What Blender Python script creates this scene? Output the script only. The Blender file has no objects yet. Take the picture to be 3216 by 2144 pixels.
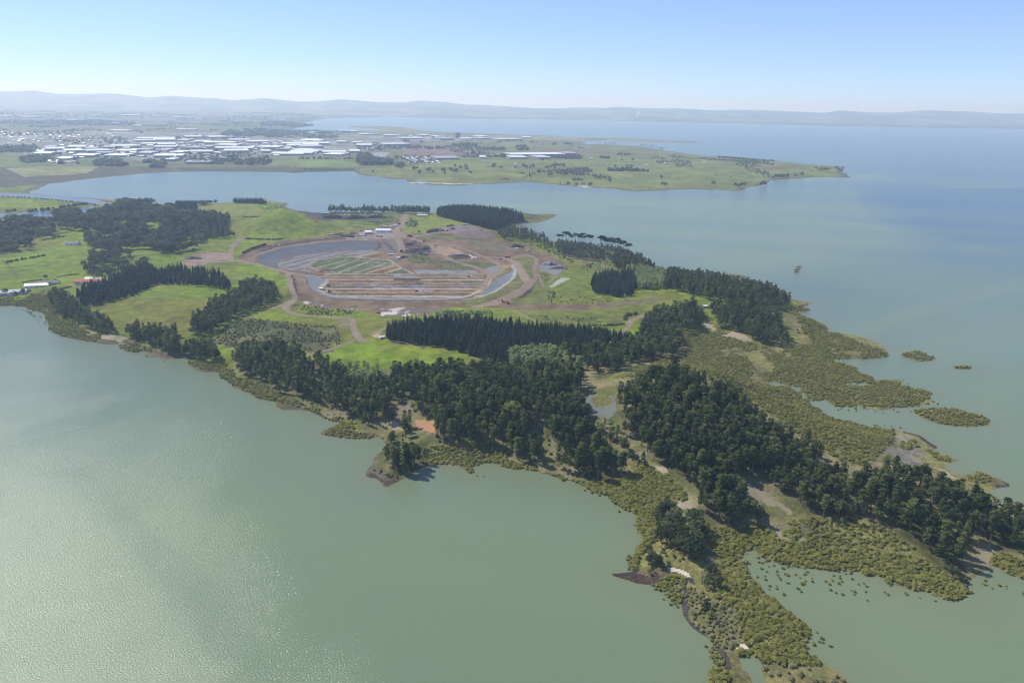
import bpy, math, random
import numpy as np
from mathutils import Matrix, Vector
random.seed(7); rng = np.random.default_rng(7)
SC = bpy.context.scene; COL = SC.collection
R = math.radians
# ------------------------------------------------------------------ camera (photo 3216 x 2144)
F, CU, CV, CAMH = 2235.0, 1608.0, 1072.0, 300.0
PITCH, ROLL = R(18.6), R(1.07)
CAMM = Matrix.Rotation(math.pi/2-PITCH, 3, 'X') @ Matrix.Rotation(ROLL, 3, 'Z')
RM = np.array([list(r) for r in CAMM])
cam = bpy.data.objects.new('camera', bpy.data.cameras.new('camera')); COL.objects.link(cam)
cam.matrix_world = Matrix.Translation((0, 0, CAMH)) @ CAMM.to_4x4()
cam.data.sensor_width = 36; cam.data.lens = 36*F/3216; cam.data.clip_start = 1; cam.data.clip_end = 120000
SC.camera = cam

def project(P):
    q = (np.asarray(P, float)-np.array([0, 0, CAMH])) @ RM
    w = np.maximum(-q[..., 2], 1e-6)
    return np.stack([CU+F*q[..., 0]/w, CV-F*q[..., 1]/w], -1)
def rays(uv):
    uv = np.asarray(uv, float)
    d = np.stack([(uv[..., 0]-CU)/F, -(uv[..., 1]-CV)/F, -np.ones(uv.shape[:-1])], -1)
    return d @ RM.T
def ground0(uv, z=0.0):
    d = rays(uv); t = (z-CAMH)/np.minimum(d[..., 2], -1e-5)
    return np.stack([d[..., 0]*t, d[..., 1]*t], -1)

# photo views in which the outlines were measured: origin and scale
V = {'F': (0, 0, .731343), 'A': (0, 250, 2.352), 'B': (900, 250, 2.352), 'C': (1800, 250, 2.352), 'D': (0, 550, 2.6133), 'E': (750, 600, 3.92),
     'G': (1200, 600, 3.92), 'H': (0, 900, 3.336), 'I': (600, 900, 3.336), 'J': (1200, 900, 3.336), 'K': (1750, 700, 2.6133), 'L': (1000, 1150, 3.336),
     'M': (1600, 1100, 3.336), 'N': (2300, 900, 2.549), 'O': (1850, 1450, 2.26), 'P': (2400, 1450, 2.26), 'S': (0, 0, 1.0)}
def px(spec):
    """'A 1,2 3,4 B 5,6' -> photo pixels"""
    out, v = [], V['S']
    for tok in spec.split():
        if tok in V: v = V[tok]; continue
        a, b = tok.split(','); out.append((v[0]+float(a)/v[2], v[1]+float(b)/v[2]))
    return np.array(out)

# ------------------------------------------------------------------ numpy noise
def _h(ix, iy, s):
    n = (ix.astype(np.int64)*374761393+iy.astype(np.int64)*668265263+s*1442695041) & 0x7fffffff
    n = ((n ^ (n >> 13))*1274126177) & 0x7fffffff
    return ((n ^ (n >> 16)) & 0xffff)/65535.0
def vnoise(x, y, s=0):
    ix, iy = np.floor(x), np.floor(y); fx, fy = x-ix, y-iy
    fx, fy = fx*fx*(3-2*fx), fy*fy*(3-2*fy)
    a, b, c, d = _h(ix, iy, s), _h(ix+1, iy, s), _h(ix, iy+1, s), _h(ix+1, iy+1, s)
    return (a+(b-a)*fx)*(1-fy)+(c+(d-c)*fx)*fy
def fbm(x, y, s=0, o=4):
    t, a, n = 0, .5, 0
    for i in range(o):
        t = t+a*vnoise(x, y, s+i*17); n += a; a *= .5; x = x*2.03; y = y*2.03
    return t/n
def inpoly(P, poly):
    x, y = P[..., 0], P[..., 1]; out = np.zeros(x.shape, bool)
    lo, hi = poly.min(0), poly.max(0)
    m = (x >= lo[0]) & (x <= hi[0]) & (y >= lo[1]) & (y <= hi[1])
    if not m.any(): return out
    X, Y = x[m], y[m]; r = np.zeros(X.shape, bool); n = len(poly)
    for i in range(n):
        x1, y1 = poly[i]; x2, y2 = poly[(i+1) % n]
        if y1 == y2: continue
        c = ((y1 > Y) != (y2 > Y)) & (X < (x2-x1)*(Y-y1)/(y2-y1)+x1)
        r ^= c
    out[m] = r
    return out
def segdist(P, line, closed=False):
    best = np.full(P.shape[:-1], 1e18); n = len(line)
    for i in range(n if closed else n-1):
        a, b = line[i], line[(i+1) % n]; ab = b-a; L = max(float(ab @ ab), 1e-9)
        t = np.clip(((P[..., 0]-a[0])*ab[0]+(P[..., 1]-a[1])*ab[1])/L, 0, 1)
        d = (P[..., 0]-a[0]-t*ab[0])**2+(P[..., 1]-a[1]-t*ab[1])**2
        np.minimum(best, d, out=best)
    return np.sqrt(best)
def smooth(a, b, x):
    t = np.clip((x-a)/(b-a), 0, 1); return t*t*(3-2*t)

# ------------------------------------------------------------------ coasts (photo pixels -> sea level)
ISLAND = px("""H -700,150 0,200 60,205 110,195 180,212 240,205 300,240 420,262 480,300 470,340 530,400 500,450 560,480 660,525 700,530 840,560 960,580 1110,608 1180,600 1260,588
 1360,590 1240,630 1290,655 1380,695 1540,672 1560,690 1480,720 1600,740 1750,760 1900,745 2000,755 1960,800 2050,870 2120,890
 I 120,895 290,890 310,960 440,1020 470,1070 620,1110 700,1170 790,1190 890,1190 890,1250 950,1290 1050,1290 1240,1290 1300,1330 1400,1380 1500,1410 1560,1430 1440,1490 1370,1530
 L 25,710 120,730 260,755 450,760 640,745 710,800 710,850 660,890 600,930 585,1030 540,1080 480,1150 560,1160 640,1190 660,1235 720,1250 790,1230 880,1180 960,1140 1040,1080 1100,1050
 1200,1015 1260,1035 1400,1025 1480,1045 1530,1080 1600,1130 1650,1120 1600,1060 1680,1040 1760,1010 1850,1020 1960,1055 2060,1085 2140,1100 2240,1080
 M 0,1225 90,1250 140,1265 270,1255 380,1285 460,1320 560,1350 660,1370 740,1410 820,1450 900,1490 960,1500 1000,1530
 O 90,200 150,260 200,310 250,350 320,360 340,420 360,500 380,570 320,620 330,660 290,720 330,775 165,795 230,830 330,860 440,875 500,860 530,800 620,800 700,840 670,920 655,1000 665,1080 720,1150 800,1215
 850,1250 890,1310 930,1380 960,1440 900,1440 860,1480 850,1568 880,1800 1180,1800 1160,1568 1140,1500 1090,1480 1060,1400 1150,1350
 P 0,1440 20,1800 700,1800 600,1568 560,1510 480,1470 430,1440 370,1400 320,1360 300,1280 350,1220 300,1150 200,1090 130,1020 60,970 0,950 -20,930
 O 1240,930 1200,870 1130,780 1100,700 1080,660 1180,600
 P 0,690 100,720 250,740 420,765 600,765 700,790 850,830 870,860 960,880 1050,910 1180,920 1260,960 1340,975 1440,960 1450,900 1440,860 1500,810 1560,770 1640,740 1720,790 1844,830 2400,900
 2600,600 2200,400 1844,345 1780,320 1690,320 1640,340 1630,290 1660,260 1580,210 1500,180 1600,190 1690,175 1750,160 1650,115 1500,70 1470,100 1380,90 1300,60 1265,30
 N 1690,1470 1690,1430 1720,1400 1830,1390 1720,1350 1560,1310 1640,1298 1655,1288 1600,1260 1500,1190 1400,1165 1320,1150 1200,1135 1090,1125 1010,1095 930,1075 810,1062 720,1010 740,950
 900,960 1000,962 1100,980 1200,985 1280,965 1380,965 1450,965 1600,930 1570,880 1620,860 1560,830 1440,810 1330,790 1380,775 1340,745 1210,745 1130,765 1130,715 1040,700 940,690 1010,680 1000,640 900,610
 790,585 900,575 1010,580 1110,580 1190,565 1255,560 1240,530 1190,465 1100,430 1000,395 870,375 760,365 720,345 780,345 740,300 640,260 560,235 520,200 600,200 630,185 560,165 580,150 650,130 560,120 470,100
 K 1900,590 1850,575 1760,540 1650,510 1580,480 1450,475 1340,445 1230,425 1060,420 960,405 820,385 790,350 720,310 640,285 580,250 450,215 330,205 150,180 0,170
 G 2240,635 2100,620 2000,600 1900,565 1780,520 1700,490 1600,460 1560,440 1640,415 1760,400 1900,385 1960,380 2080,340 2160,288 2060,284 1950,285 1800,292 1730,300 1500,285 1200,275 900,268 660,278 0,265
 E 1100,255 940,270 800,250 700,240 600,205 570,190 600,160 650,150 540,145 330,120 240,112
 D 2190,222 1880,225 1600,240 1450,245 1200,240 1060,228 900,200 760,186 480,167 280,150 0,141 -1500,60""")
HOLES = [px("D -1500,75 0,150 280,157 480,173 760,195 960,243 760,235 600,215 400,195 200,182 0,172 -1500,100"),
         px("D -900,330 0,312 60,322 240,303 470,292 500,272 640,267 780,255 835,300 700,330 640,292 470,312 440,332 260,345 0,356 -900,380"),
         px("N 220,765 330,760 450,790 540,800 545,830 610,870 600,905 560,905 550,850 420,800 330,790"), px("N 610,915 760,905 790,940 740,990 640,960"), px("N 200,935 330,915 500,925 480,940 300,935"),
         px("N 850,775 960,770 1080,770 1140,800 1100,795 960,795"), px("O 560,840 600,850 590,890 540,930 540,900")]
PATCHES = [px("N 1440,990 1500,975 1640,970 1780,980 1900,1010 2000,1040 2060,1070 2060,1105 1960,1105 1870,1120 1780,1115 1650,1090 1540,1060"),
           px("N 1345,540 1420,520 1490,515 1560,545 1620,570 1580,595 1500,598 1420,575"), px("N 1765,645 1850,632 1940,645 1890,660 1800,658"),
           px("K 1955,357 2005,355 2000,362 1960,364"), px("K 1948,378 1995,372 1990,382 1950,388"), px("K 1948,400 1980,394 1975,404 1950,406"), px("K 1340,430 1400,416 1500,428 1590,445 1500,455 1390,455")]
MAIN = px("""A -1500,760 0,838 250,842 230,830 310,790 380,770 620,740 900,710 1200,685 1450,680 2100,685 2160,695 2230,685 B 0,690 130,685 490,680 520,700 600,715 750,730 880,740 940,780 1060,775 1220,785 1400,775
 1600,765 1800,758 1950,775 2100,785 2250,795 C 0,795 150,800 330,810 450,825 640,820 800,812 950,810 1100,820 1200,828 1270,822 1290,800 1380,790 1420,760 1480,740 1600,735 1750,725 2050,722 1990,690 2010,660
 1960,640 1700,625 1500,605 1300,585 1050,570 850,550 680,525 500,495 330,485 160,478 0,478 B 2250,470 2140,458 2352,452 C 300,455 600,465 880,467 940,460 880,456 600,446 300,433 0,430 B 2000,418 1500,403 1200,393
 1000,378 850,353 600,343 420,345 500,355 640,366 700,378 A 2352,376 2100,376 2230,352 2320,340 2230,318 2352,300 B 250,295 330,285 680,281 690,272 330,262 330,258 820,265 850,278 1200,288 1800,293 2352,300
 C 600,313 1000,320 1500,333 2000,345 2352,353 S 3216,406 4600,440""")
MAIN_W = np.vstack([ground0(MAIN), [[24500, 9000], [24500, 24500], [-24500, 24500], [-24500, 3500]]])
ISL_W = ground0(ISLAND); HOLES_W = [ground0(h) for h in HOLES]; PATCH_W = [ground0(p) for p in PATCHES]
def coast(P, island_only=False):
    ins = inpoly(P, ISL_W); d = segdist(P, ISL_W, True)
    for h in HOLES_W:
        ins &= ~inpoly(P, h); d = np.minimum(d, segdist(P, h, True))
    for h in PATCH_W:
        ins |= inpoly(P, h); d = np.minimum(d, segdist(P, h, True))
    si = np.where(ins, d, -d)
    if island_only: return si
    m = inpoly(P, MAIN_W); dm = segdist(P, MAIN_W, True)
    return si, np.where(m, dm, -dm)

# ------------------------------------------------------------------ relief
def at0(v, a, b): return ground0(px('%s %g,%g' % (v, a, b)))[0]
def hill(v, a, b, r, h, e=1.0): return (at0(v, a, b), r, h, e)
HILLS = [hill('E', 545, 470, 112, 46), hill('E', 1150, 470, 90, 5), hill('D', 1240, 690, 60, 10), hill('D', 1750, 590, 80, 8), hill('H', 1600, 250, 130, 9), hill('D', 1960, 830, 110, 7),
         hill('M', 1750, 700, 170, 24), hill('M', 2200, 900, 130, 12), hill('K', 1050, 640, 130, 12), hill('K', 1500, 740, 120, 9), hill('J', 600, 560, 140, 9), hill('J', 1500, 560, 160, 9),
         hill('G', 1050, 520, 120, 20), hill('G', 500, 860, 80, 9), hill('D', 1300, 450, 160, 12), hill('I', 900, 480, 110, 8), hill('P', 900, 250, 110, 9), hill('I', 900, 780, 100, 8),
         hill('L', 1700, 600, 150, 12), hill('G', 1500, 330, 170, 14), hill('G', 800, 280, 150, 10), hill('L', 860, 950, 45, 8), hill('O', 640, 560, 60, 6), hill('O', 830, 1050, 45, 6)]
RIDGES = [(ground0(px("E 150,850 250,760 480,690 700,655 1050,612 1340,598 1700,590")), 30., 7.), (ground0(px("G 1690,960 1760,1090 1790,1160 1660,1250 1500,1320 1300,1390")), 25., 6.),
          (ground0(px("E 620,1040 650,1200 690,1310")), 22., 5.)]
SITE = at0('G', 100, 1000)
def relief(P):
    z = np.zeros(P.shape[:-1])
    for c, r, h, e in HILLS:
        d = np.sqrt(((P-c)**2).sum(-1))/r
        z += h*np.exp(-1.6*d*d) if h < 30 else h*(.72*np.maximum(0, 1-d/1.25)**1.15+.28*np.exp(-3*d*d))
    for l, w, h in RIDGES:
        z += h*np.exp(-(segdist(P, l)/w)**2)
    return z
def height_from(P, si, sm):
    n = (fbm(P[..., 0]/9, P[..., 1]/9, 3, 3)-.5)*7
    zi = 3.0*np.tanh((si+n)/55.)
    zi = np.where(si > 0, zi+(relief(P)+((fbm(P[..., 0]/60, P[..., 1]/60, 5)-.5)*5+(fbm(P[..., 0]/170, P[..., 1]/170, 6, 3)-.5)*12)*smooth(250, 420, np.hypot(P[..., 0]-SITE[0], (P[..., 1]-SITE[1])*.8)))*smooth(4, 60, si), zi)
    zi = np.where(si > 0, np.maximum(zi, np.minimum(si/12, 1)*1.2), zi)
    nm = (fbm(P[..., 0]/70, P[..., 1]/70, 9, 3)-.5)*60
    zm = 5*np.tanh((sm+nm)/160.)
    zm = np.where(sm > 0, zm+fbm(P[..., 0]/420, P[..., 1]/420, 11, 3)*16*smooth(20, 400, sm), zm)
    return np.maximum(zi, zm)
def H(P):
    P = np.asarray(P, float); si, sm = coast(P); return height_from(P, si, sm)
def ground(uv):
    """photo pixel -> point on the land"""
    uv = np.asarray(uv, float); z = np.zeros(uv.shape[:-1])
    for _ in range(5):
        g = ground0(uv, z); z = z*.3+.7*np.maximum(H(g), 0)
    g = ground0(uv, z)
    return np.concatenate([g, H(g)[..., None]], -1)
def G1(v, a, b): return ground(px('%s %g,%g' % (v, a, b)))[0]

# ------------------------------------------------------------------ materials
def new_mat(name):
    m = bpy.data.materials.new(name); m.use_nodes = True; nt = m.node_tree; nt.nodes.clear(); return m, nt
def N(nt, t, **kw):
    n = nt.nodes.new(t)
    for k, v in kw.items():
        if k in n.inputs: n.inputs[k].default_value = v
        else: setattr(n, k, v)
    return n
def simple_mat(name, col, rough=.7, var=.12, scale=.3, metal=0, spec=.3):
    m, nt = new_mat(name); L = nt.links
    tc = N(nt, 'ShaderNodeTexCoord'); no = N(nt, 'ShaderNodeTexNoise', Scale=scale, Detail=4.0)
    L.new(tc.outputs['Object'], no.inputs['Vector'])
    hs = N(nt, 'ShaderNodeMapRange'); hs.inputs['To Min'].default_value = 1-var; hs.inputs['To Max'].default_value = 1+var
    hs.inputs['From Min'].default_value = .3; hs.inputs['From Max'].default_value = .7
    L.new(no.outputs['Fac'], hs.inputs['Value'])
    mx = N(nt, 'ShaderNodeVectorMath', operation='SCALE'); mx.inputs[0].default_value = col[:3]
    L.new(hs.outputs['Result'], mx.inputs['Scale'])
    b = N(nt, 'ShaderNodeBsdfPrincipled', Roughness=rough, Metallic=metal); b.inputs['Specular IOR Level'].default_value = spec
    L.new(mx.outputs[0], b.inputs['Base Color'])
    o = N(nt, 'ShaderNodeOutputMaterial'); L.new(b.outputs[0], o.inputs[0]); return m
def ground_mat(name, rough=.95, bump=.25, s1=.06, s2=.45, v1=.35, v2=.35, spec=.05):
    """colour of each patch of land comes with the mesh; grain and bumps from noise in world space"""
    m, nt = new_mat(name); L = nt.links
    at = N(nt, 'ShaderNodeAttribute', attribute_name='land_colour'); ge = N(nt, 'ShaderNodeNewGeometry')
    n1 = N(nt, 'ShaderNodeTexNoise', Scale=s1, Detail=5.0, Roughness=.6); n2 = N(nt, 'ShaderNodeTexNoise', Scale=s2, Detail=5.0, Roughness=.7)
    L.new(ge.outputs['Position'], n1.inputs['Vector']); L.new(ge.outputs['Position'], n2.inputs['Vector'])
    r1 = N(nt, 'ShaderNodeMapRange'); r2 = N(nt, 'ShaderNodeMapRange')
    for r, n, v in ((r1, n1, v1), (r2, n2, v2)):
        r.inputs['From Min'].default_value = .3; r.inputs['From Max'].default_value = .7
        r.inputs['To Min'].default_value = 1-v; r.inputs['To Max'].default_value = 1+v; L.new(n.outputs['Fac'], r.inputs['Value'])
    mu = N(nt, 'ShaderNodeMath', operation='MULTIPLY'); L.new(r1.outputs[0], mu.inputs[0]); L.new(r2.outputs[0], mu.inputs[1])
    sc = N(nt, 'ShaderNodeVectorMath', operation='SCALE'); L.new(at.outputs['Vector'], sc.inputs[0]); L.new(mu.outputs[0], sc.inputs['Scale'])
    b = N(nt, 'ShaderNodeBsdfPrincipled', Roughness=rough); b.inputs['Specular IOR Level'].default_value = spec
    L.new(sc.outputs[0], b.inputs['Base Color'])
    if bump:
        bp = N(nt, 'ShaderNodeBump', Strength=bump, Distance=2.0); L.new(n2.outputs['Fac'], bp.inputs['Height']); L.new(bp.outputs[0], b.inputs['Normal'])
    o = N(nt, 'ShaderNodeOutputMaterial'); L.new(b.outputs[0], o.inputs[0]); return m

def mesh_np(name, verts, faces, mat, parent=None, face_attr=None, smooth_=False):
    """faces: int array (n,3|4) or a list of such arrays"""
    me = bpy.data.meshes.new(name)
    fl = faces if isinstance(faces, list) else [faces]
    fl = [np.asarray(f, np.int32) for f in fl if len(f)]
    verts = np.asarray(verts, np.float32)
    me.vertices.add(len(verts)); me.vertices.foreach_set('co', verts.ravel())
    nl = sum(f.size for f in fl); npoly = sum(len(f) for f in fl)
    me.loops.add(nl); me.polygons.add(npoly)
    me.loops.foreach_set('vertex_index', np.concatenate([f.ravel() for f in fl]))
    sizes = np.concatenate([np.full(len(f), f.shape[1], np.int32) for f in fl])
    me.polygons.foreach_set('loop_start', np.concatenate([[0], np.cumsum(sizes)[:-1]]).astype(np.int32))
    if face_attr:
        for k, a in face_attr.items():
            a = np.asarray(a, np.float32)
            if a.ndim == 1:
                at = me.attributes.new(k, 'FLOAT', 'FACE'); at.data.foreach_set('value', a)
            else:
                at = me.attributes.new(k, 'FLOAT_VECTOR', 'FACE'); at.data.foreach_set('vector', a.ravel())
    me.update(calc_edges=True)
    me.polygons.foreach_set('use_smooth', np.full(npoly, bool(smooth_)))
    mats = mat if isinstance(mat, (list, tuple)) else [mat]
    for m in mats: me.materials.append(m)
    o = bpy.data.objects.new(name, me); COL.objects.link(o)
    if parent: o.parent = parent
    return o
def tag(o, label=None, cat=None, group=None, kind=None):
    for k, v in (('label', label), ('category', cat), ('group', group), ('kind', kind)):
        if v: o[k] = v
    return o

# ------------------------------------------------------------------ land: one polar sheet, split by what it is covered with
uu = np.arange(-330, 3560, 4.0)
vv = np.concatenate([np.arange(346.5, 640, 1.0), np.arange(640, 1130, 1.4), np.arange(1130, 2420, 4.0)])
dep = (vv-CV)/F; den = np.sin(PITCH)+dep*np.cos(PITCH); fw = (np.cos(PITCH)-dep*np.sin(PITCH))
GY = CAMH*fw/den                                   # ground distance of each row
GX = ((uu-CU)/F)[None, :]*(CAMH/den)[:, None]
GXY = np.stack([GX, np.broadcast_to(GY[:, None], GX.shape)], -1)
nr, nc = GX.shape
cr = np.unique(np.append(np.arange(0, nr, 2), nr-1)); cc = np.unique(np.append(np.arange(0, nc, 3), nc-1))
si_c, sm_c = coast(GXY[np.ix_(cr, cc)])
def upsample(a):
    b = np.empty((len(cr), nc))
    for i in range(len(cr)): b[i] = np.interp(np.arange(nc), cc, a[i])
    o = np.empty((nr, nc)); k = np.clip(np.searchsorted(cr, np.arange(nr), 'right')-1, 0, len(cr)-2)
    t = ((np.arange(nr)-cr[k])/(cr[k+1]-cr[k]))[:, None]
    return b[k]*(1-t)+b[k+1]*t
SI, SM = upsample(si_c), upsample(sm_c)
GZ = height_from(GXY, SI, SM)
VERT = np.concatenate([GXY, GZ[..., None]], -1).reshape(-1, 3)
idx = np.arange(nr*nc).reshape(nr, nc)
Q = np.stack([idx[1:, :-1], idx[1:, 1:], idx[:-1, 1:], idx[:-1, :-1]], -1).reshape(-1, 4)
zq = VERT[:, 2][Q]; Q = Q[zq.max(1) > -.35]
FC = VERT[Q].mean(1); fsi = SI.ravel()[Q].mean(1); fsm = SM.ravel()[Q].mean(1)
UV = project(FC); gx, gy = FC[:, 0], FC[:, 1]
wn = np.stack([fbm(gx/14, gy/14, 21, 3)-.5, fbm(gx/14, gy/14, 22, 3)-.5], -1)*np.minimum(4e4/np.hypot(gx, gy), 45)[:, None]
CLS = np.zeros(len(Q), np.int8); COLR = np.zeros((len(Q), 3))
GRASS, ROAD, GRAVEL, POND, MUD, SAND, EARTH, MAINL, ROCK = range(9)
n1 = fbm(gx/90, gy/90, 31, 4)[:, None]; n2 = fbm(gx/25, gy/25, 32, 4)[:, None]; n3 = fbm(gx/700, gy/700, 33, 5)[:, None]; n4 = fbm(gx/160, gy/160, 34, 4)[:, None]
C = lambda *a: np.array(a)
BRIGHT, DULL, OLIVE = C(.130, .168, .020), C(.118, .132, .026), C(.10, .098, .034)
COLR[:] = (BRIGHT+(DULL-BRIGHT)*smooth(.38, .62, n1))*(.82+.26*n2+.16*fbm(gx/5, gy/38, 35, 3)[:, None])
pw = (fbm(gx/80, gy/80, 37, 2)-.5)*60; pa, pb = gx*.88+gy*.47+pw, -gx*.47+gy*.88-pw
pid = _h(np.floor(pa/120), np.floor(pb/95), 5)[:, None]; pid2 = _h(np.floor(pa/120), np.floor(pb/95), 9)[:, None]
COLR *= (.84+.30*pid)*(1+(pid2-.5)*np.array([.16, -.06, .10]))
def paint(cls, col, spec, warp=1.0, mix=1.0, col2=None, nn=None, only=None):
    m = inpoly(UV+wn*warp, px(spec))
    if only is not None: m &= only
    if cls is not None: CLS[m] = cls
    c = C(*col) if col2 is None else C(*col)+(C(*col2)-C(*col))*smooth(.36, .64, (n2 if nn is None else nn)[m])
    COLR[m] = COLR[m]*(1-mix)+c*mix
def line(cls, col, spec, w, warp=.25):
    L_ = ground(px(spec))[:, :2]
    P = FC[:, :2]+wn*warp*.6
    lo, hi = L_.min(0)-w-20, L_.max(0)+w+20
    m = ((P > lo) & (P < hi)).all(1); k = np.where(m)[0]
    k = k[segdist(P[k], L_) < w]
    if cls is not None: CLS[k] = cls
    COLR[k] = col
isl = fsi > -20
CLS[(fsm > fsi) & (fsm > -400)] = MAINL
# --- mainland
mm = CLS == MAINL
COLR[mm] = (C(.105, .125, .048)+(C(.13, .10, .06)-C(.105, .125, .048))*smooth(.45, .65, n3))[mm]*(.75+.5*n4[mm])
far = mm & (gy > 7000); COLR[far] = (C(.07, .085, .045)+(C(.16, .16, .10)-C(.07, .085, .045))*smooth(.5, .66, n4))[far]
paint(MAINL, (.22, .225, .215), "A -900,385 900,382 1700,400 2352,420 B 700,400 1700,415 1750,450 900,455 500,540 A 2352,565 1300,590 1200,600 250,560 0,525 -900,500", 2, .92, (.135, .14, .10), n4, mm)
paint(MAINL, (.17, .18, .18), "A -900,240 600,215 1600,240 2200,270 2200,300 1000,305 0,315 -900,320", 2, .7, (.08, .1, .06), n4, mm)
paint(MAINL, (.115, .135, .05), "A 1000,320 1900,305 2200,330 2050,360 1200,365", 2, 1, (.09, .12, .05), n4, mm)
paint(MAINL, (.075, .072, .043), "A -900,650 1240,640 1300,665 1200,690 900,715 620,745 380,775 0,805 -900,880", 1, 1, (.088, .078, .05), n2, mm)
paint(MAINL, (.19, .195, .085), "A 70,655 200,645 500,640 730,645 640,692 420,705 190,716", .6, 1, None, None, mm)
paint(MAINL, (.12, .165, .035), "A -900,830 0,800 200,785 375,770 300,795 240,835 0,838 -900,900", .5, 1, None, None, mm)
paint(MAINL, (.065, .07, .04), "A 1290,645 2352,650 B 200,650 520,670 480,682 A 2352,690 2100,697 1480,690 1300,665", .7, 1, (.08, .08, .045), n2, mm)
paint(MAINL, (.125, .165, .04), "A -900,570 160,560 150,630 0,645 -900,700", 1, 1, (.11, .13, .045), n2, mm)
paint(MAINL, (.13, .175, .045), "A 2005,600 2352,575 B 500,610 540,640 A 2352,645 2010,635", 1, 1, None, None, mm)
paint(MAINL, (.158, .168, .046), "B 540,660 900,640 1150,600 1600,590 2352,600 C 300,600 900,560 1500,600 2020,650 2050,722 1750,725 1420,760 1200,828 450,820 B 2352,800 1800,760 1060,780 880,745 520,700", 1, .9, (.125, .135, .042), n4, mm)
paint(MAINL, (.155, .16, .055), "B 1000,460 1700,450 2352,500 C 330,490 700,530 900,560 300,600 B 2352,600 1400,560 1000,480", 1, .8, (.11, .12, .05), n4, mm)
paint(MAINL, (.135, .092, .07), "B 850,510 1100,490 1380,500 1430,530 1300,560 1000,560 880,545", 1, 1, (.17, .13, .11), n2, mm)
paint(MAINL, (.135, .10, .08), "B 1800,520 2100,505 2350,520 2300,540 1900,545", 1, .8, None, None, mm)
paint(MAINL, (.20, .19, .12), "C 0,432 300,436 600,448 930,460 600,465 0,452 B 1700,440 1500,412 1900,418 2352,434 2352,450", .2, .9, None, None, mm)
paint(MAINL, (.16, .17, .085), "B 430,345 600,345 850,358 1000,382 1200,396 900,400 500,380", .3, .9, None, None, mm)
paint(MAINL, (.13, .11, .075), "C 1050,590 1200,592 1210,610 1080,612 C 1320,640 1560,640 1550,662 1340,668", 1, .8, None, None, mm)
shore = mm & (fsm < 26) & (gy < 6000); COLR[shore] = C(.10, .095, .06)
paint(POND, (.2, .22, .24), "B 590,545 680,538 765,540 720,577 640,580", .4, 1, None, None, mm); paint(POND, (.14, .17, .18), "B 945,742 1025,738 1030,755 960,758", .2, 1, None, None, mm)
paint(POND, (.2, .22, .24), "A 1430,410 1600,392 1640,398 1500,412", .2, 1, None, None, mm)
paint(SAND, (.42, .38, .32), "B 905,758 945,775 925,780 890,765 C 0,786 100,786 150,800 60,795", .2, 1, None, None, mm)
# --- island: shore belts, marsh and mud
wet = isl & (fsi < 12) & ~mm
COLR[wet] = (C(.105, .09, .055)+(C(.13, .105, .075)-C(.105, .09, .055))*n2)[wet]; CLS[wet] = MUD
paint(MUD, (.098, .082, .044), "H -700,60 0,100 200,130 350,75 520,60 560,190 620,330 800,380 980,460 1100,500 1300,520 1370,580 1600,690 1800,740 2100,780 I 140,790 450,850 480,960 760,990 900,1120 1100,1160 1300,1220 1500,1300 1500,1410 900,1300 300,1000 0,900 H 1900,800 0,300 -700,260", 1, 1, (.07, .075, .035), n2, isl)
MARSH = "K 400,1330 500,1290 560,1190 850,1110 1060,1090 1000,940 1190,880 1310,870 1600,970 1700,1012 2010,1000 1930,900 1860,800 1720,710 1940,690 1960,640 2120,650 S 3300,1000 3500,2400 2300,2400 1800,2000 1800,1500 2010,1250"
paint(MUD, (.165, .155, .056), MARSH, .8, 1, (.125, .112, .05), n2, isl)
paint(MUD, (.155, .15, .052), "L 640,1000 1100,820 1990,790 1990,960 2335,1010 M 60,1150 480,1240 720,1310 850,1390 1050,1340 1280,1290 1400,1190 1750,1290 1900,1480 2000,1568 O 300,900 0,180 M 0,1240", .8, 1, (.08, .085, .035), n2, isl)
paint(MUD, (.20, .178, .13), "N 1130,1380 1290,1200 1400,1185 1500,1240 1440,1290 1560,1345 1640,1400 1690,1470 1500,1450 1300,1420 1150,1440", 2.5, 1, (.14, .135, .06), n2, isl)
paint(MUD, (.22, .175, .135), "N 830,1380 900,1420 1000,1480 960,1500 880,1440", .6, 1, None, None, isl)
paint(MUD, (.14, .125, .075), "P 80,380 200,400 350,470 400,560 280,560 120,480 C 0,0", .6, .8, None, None, isl)
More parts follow.
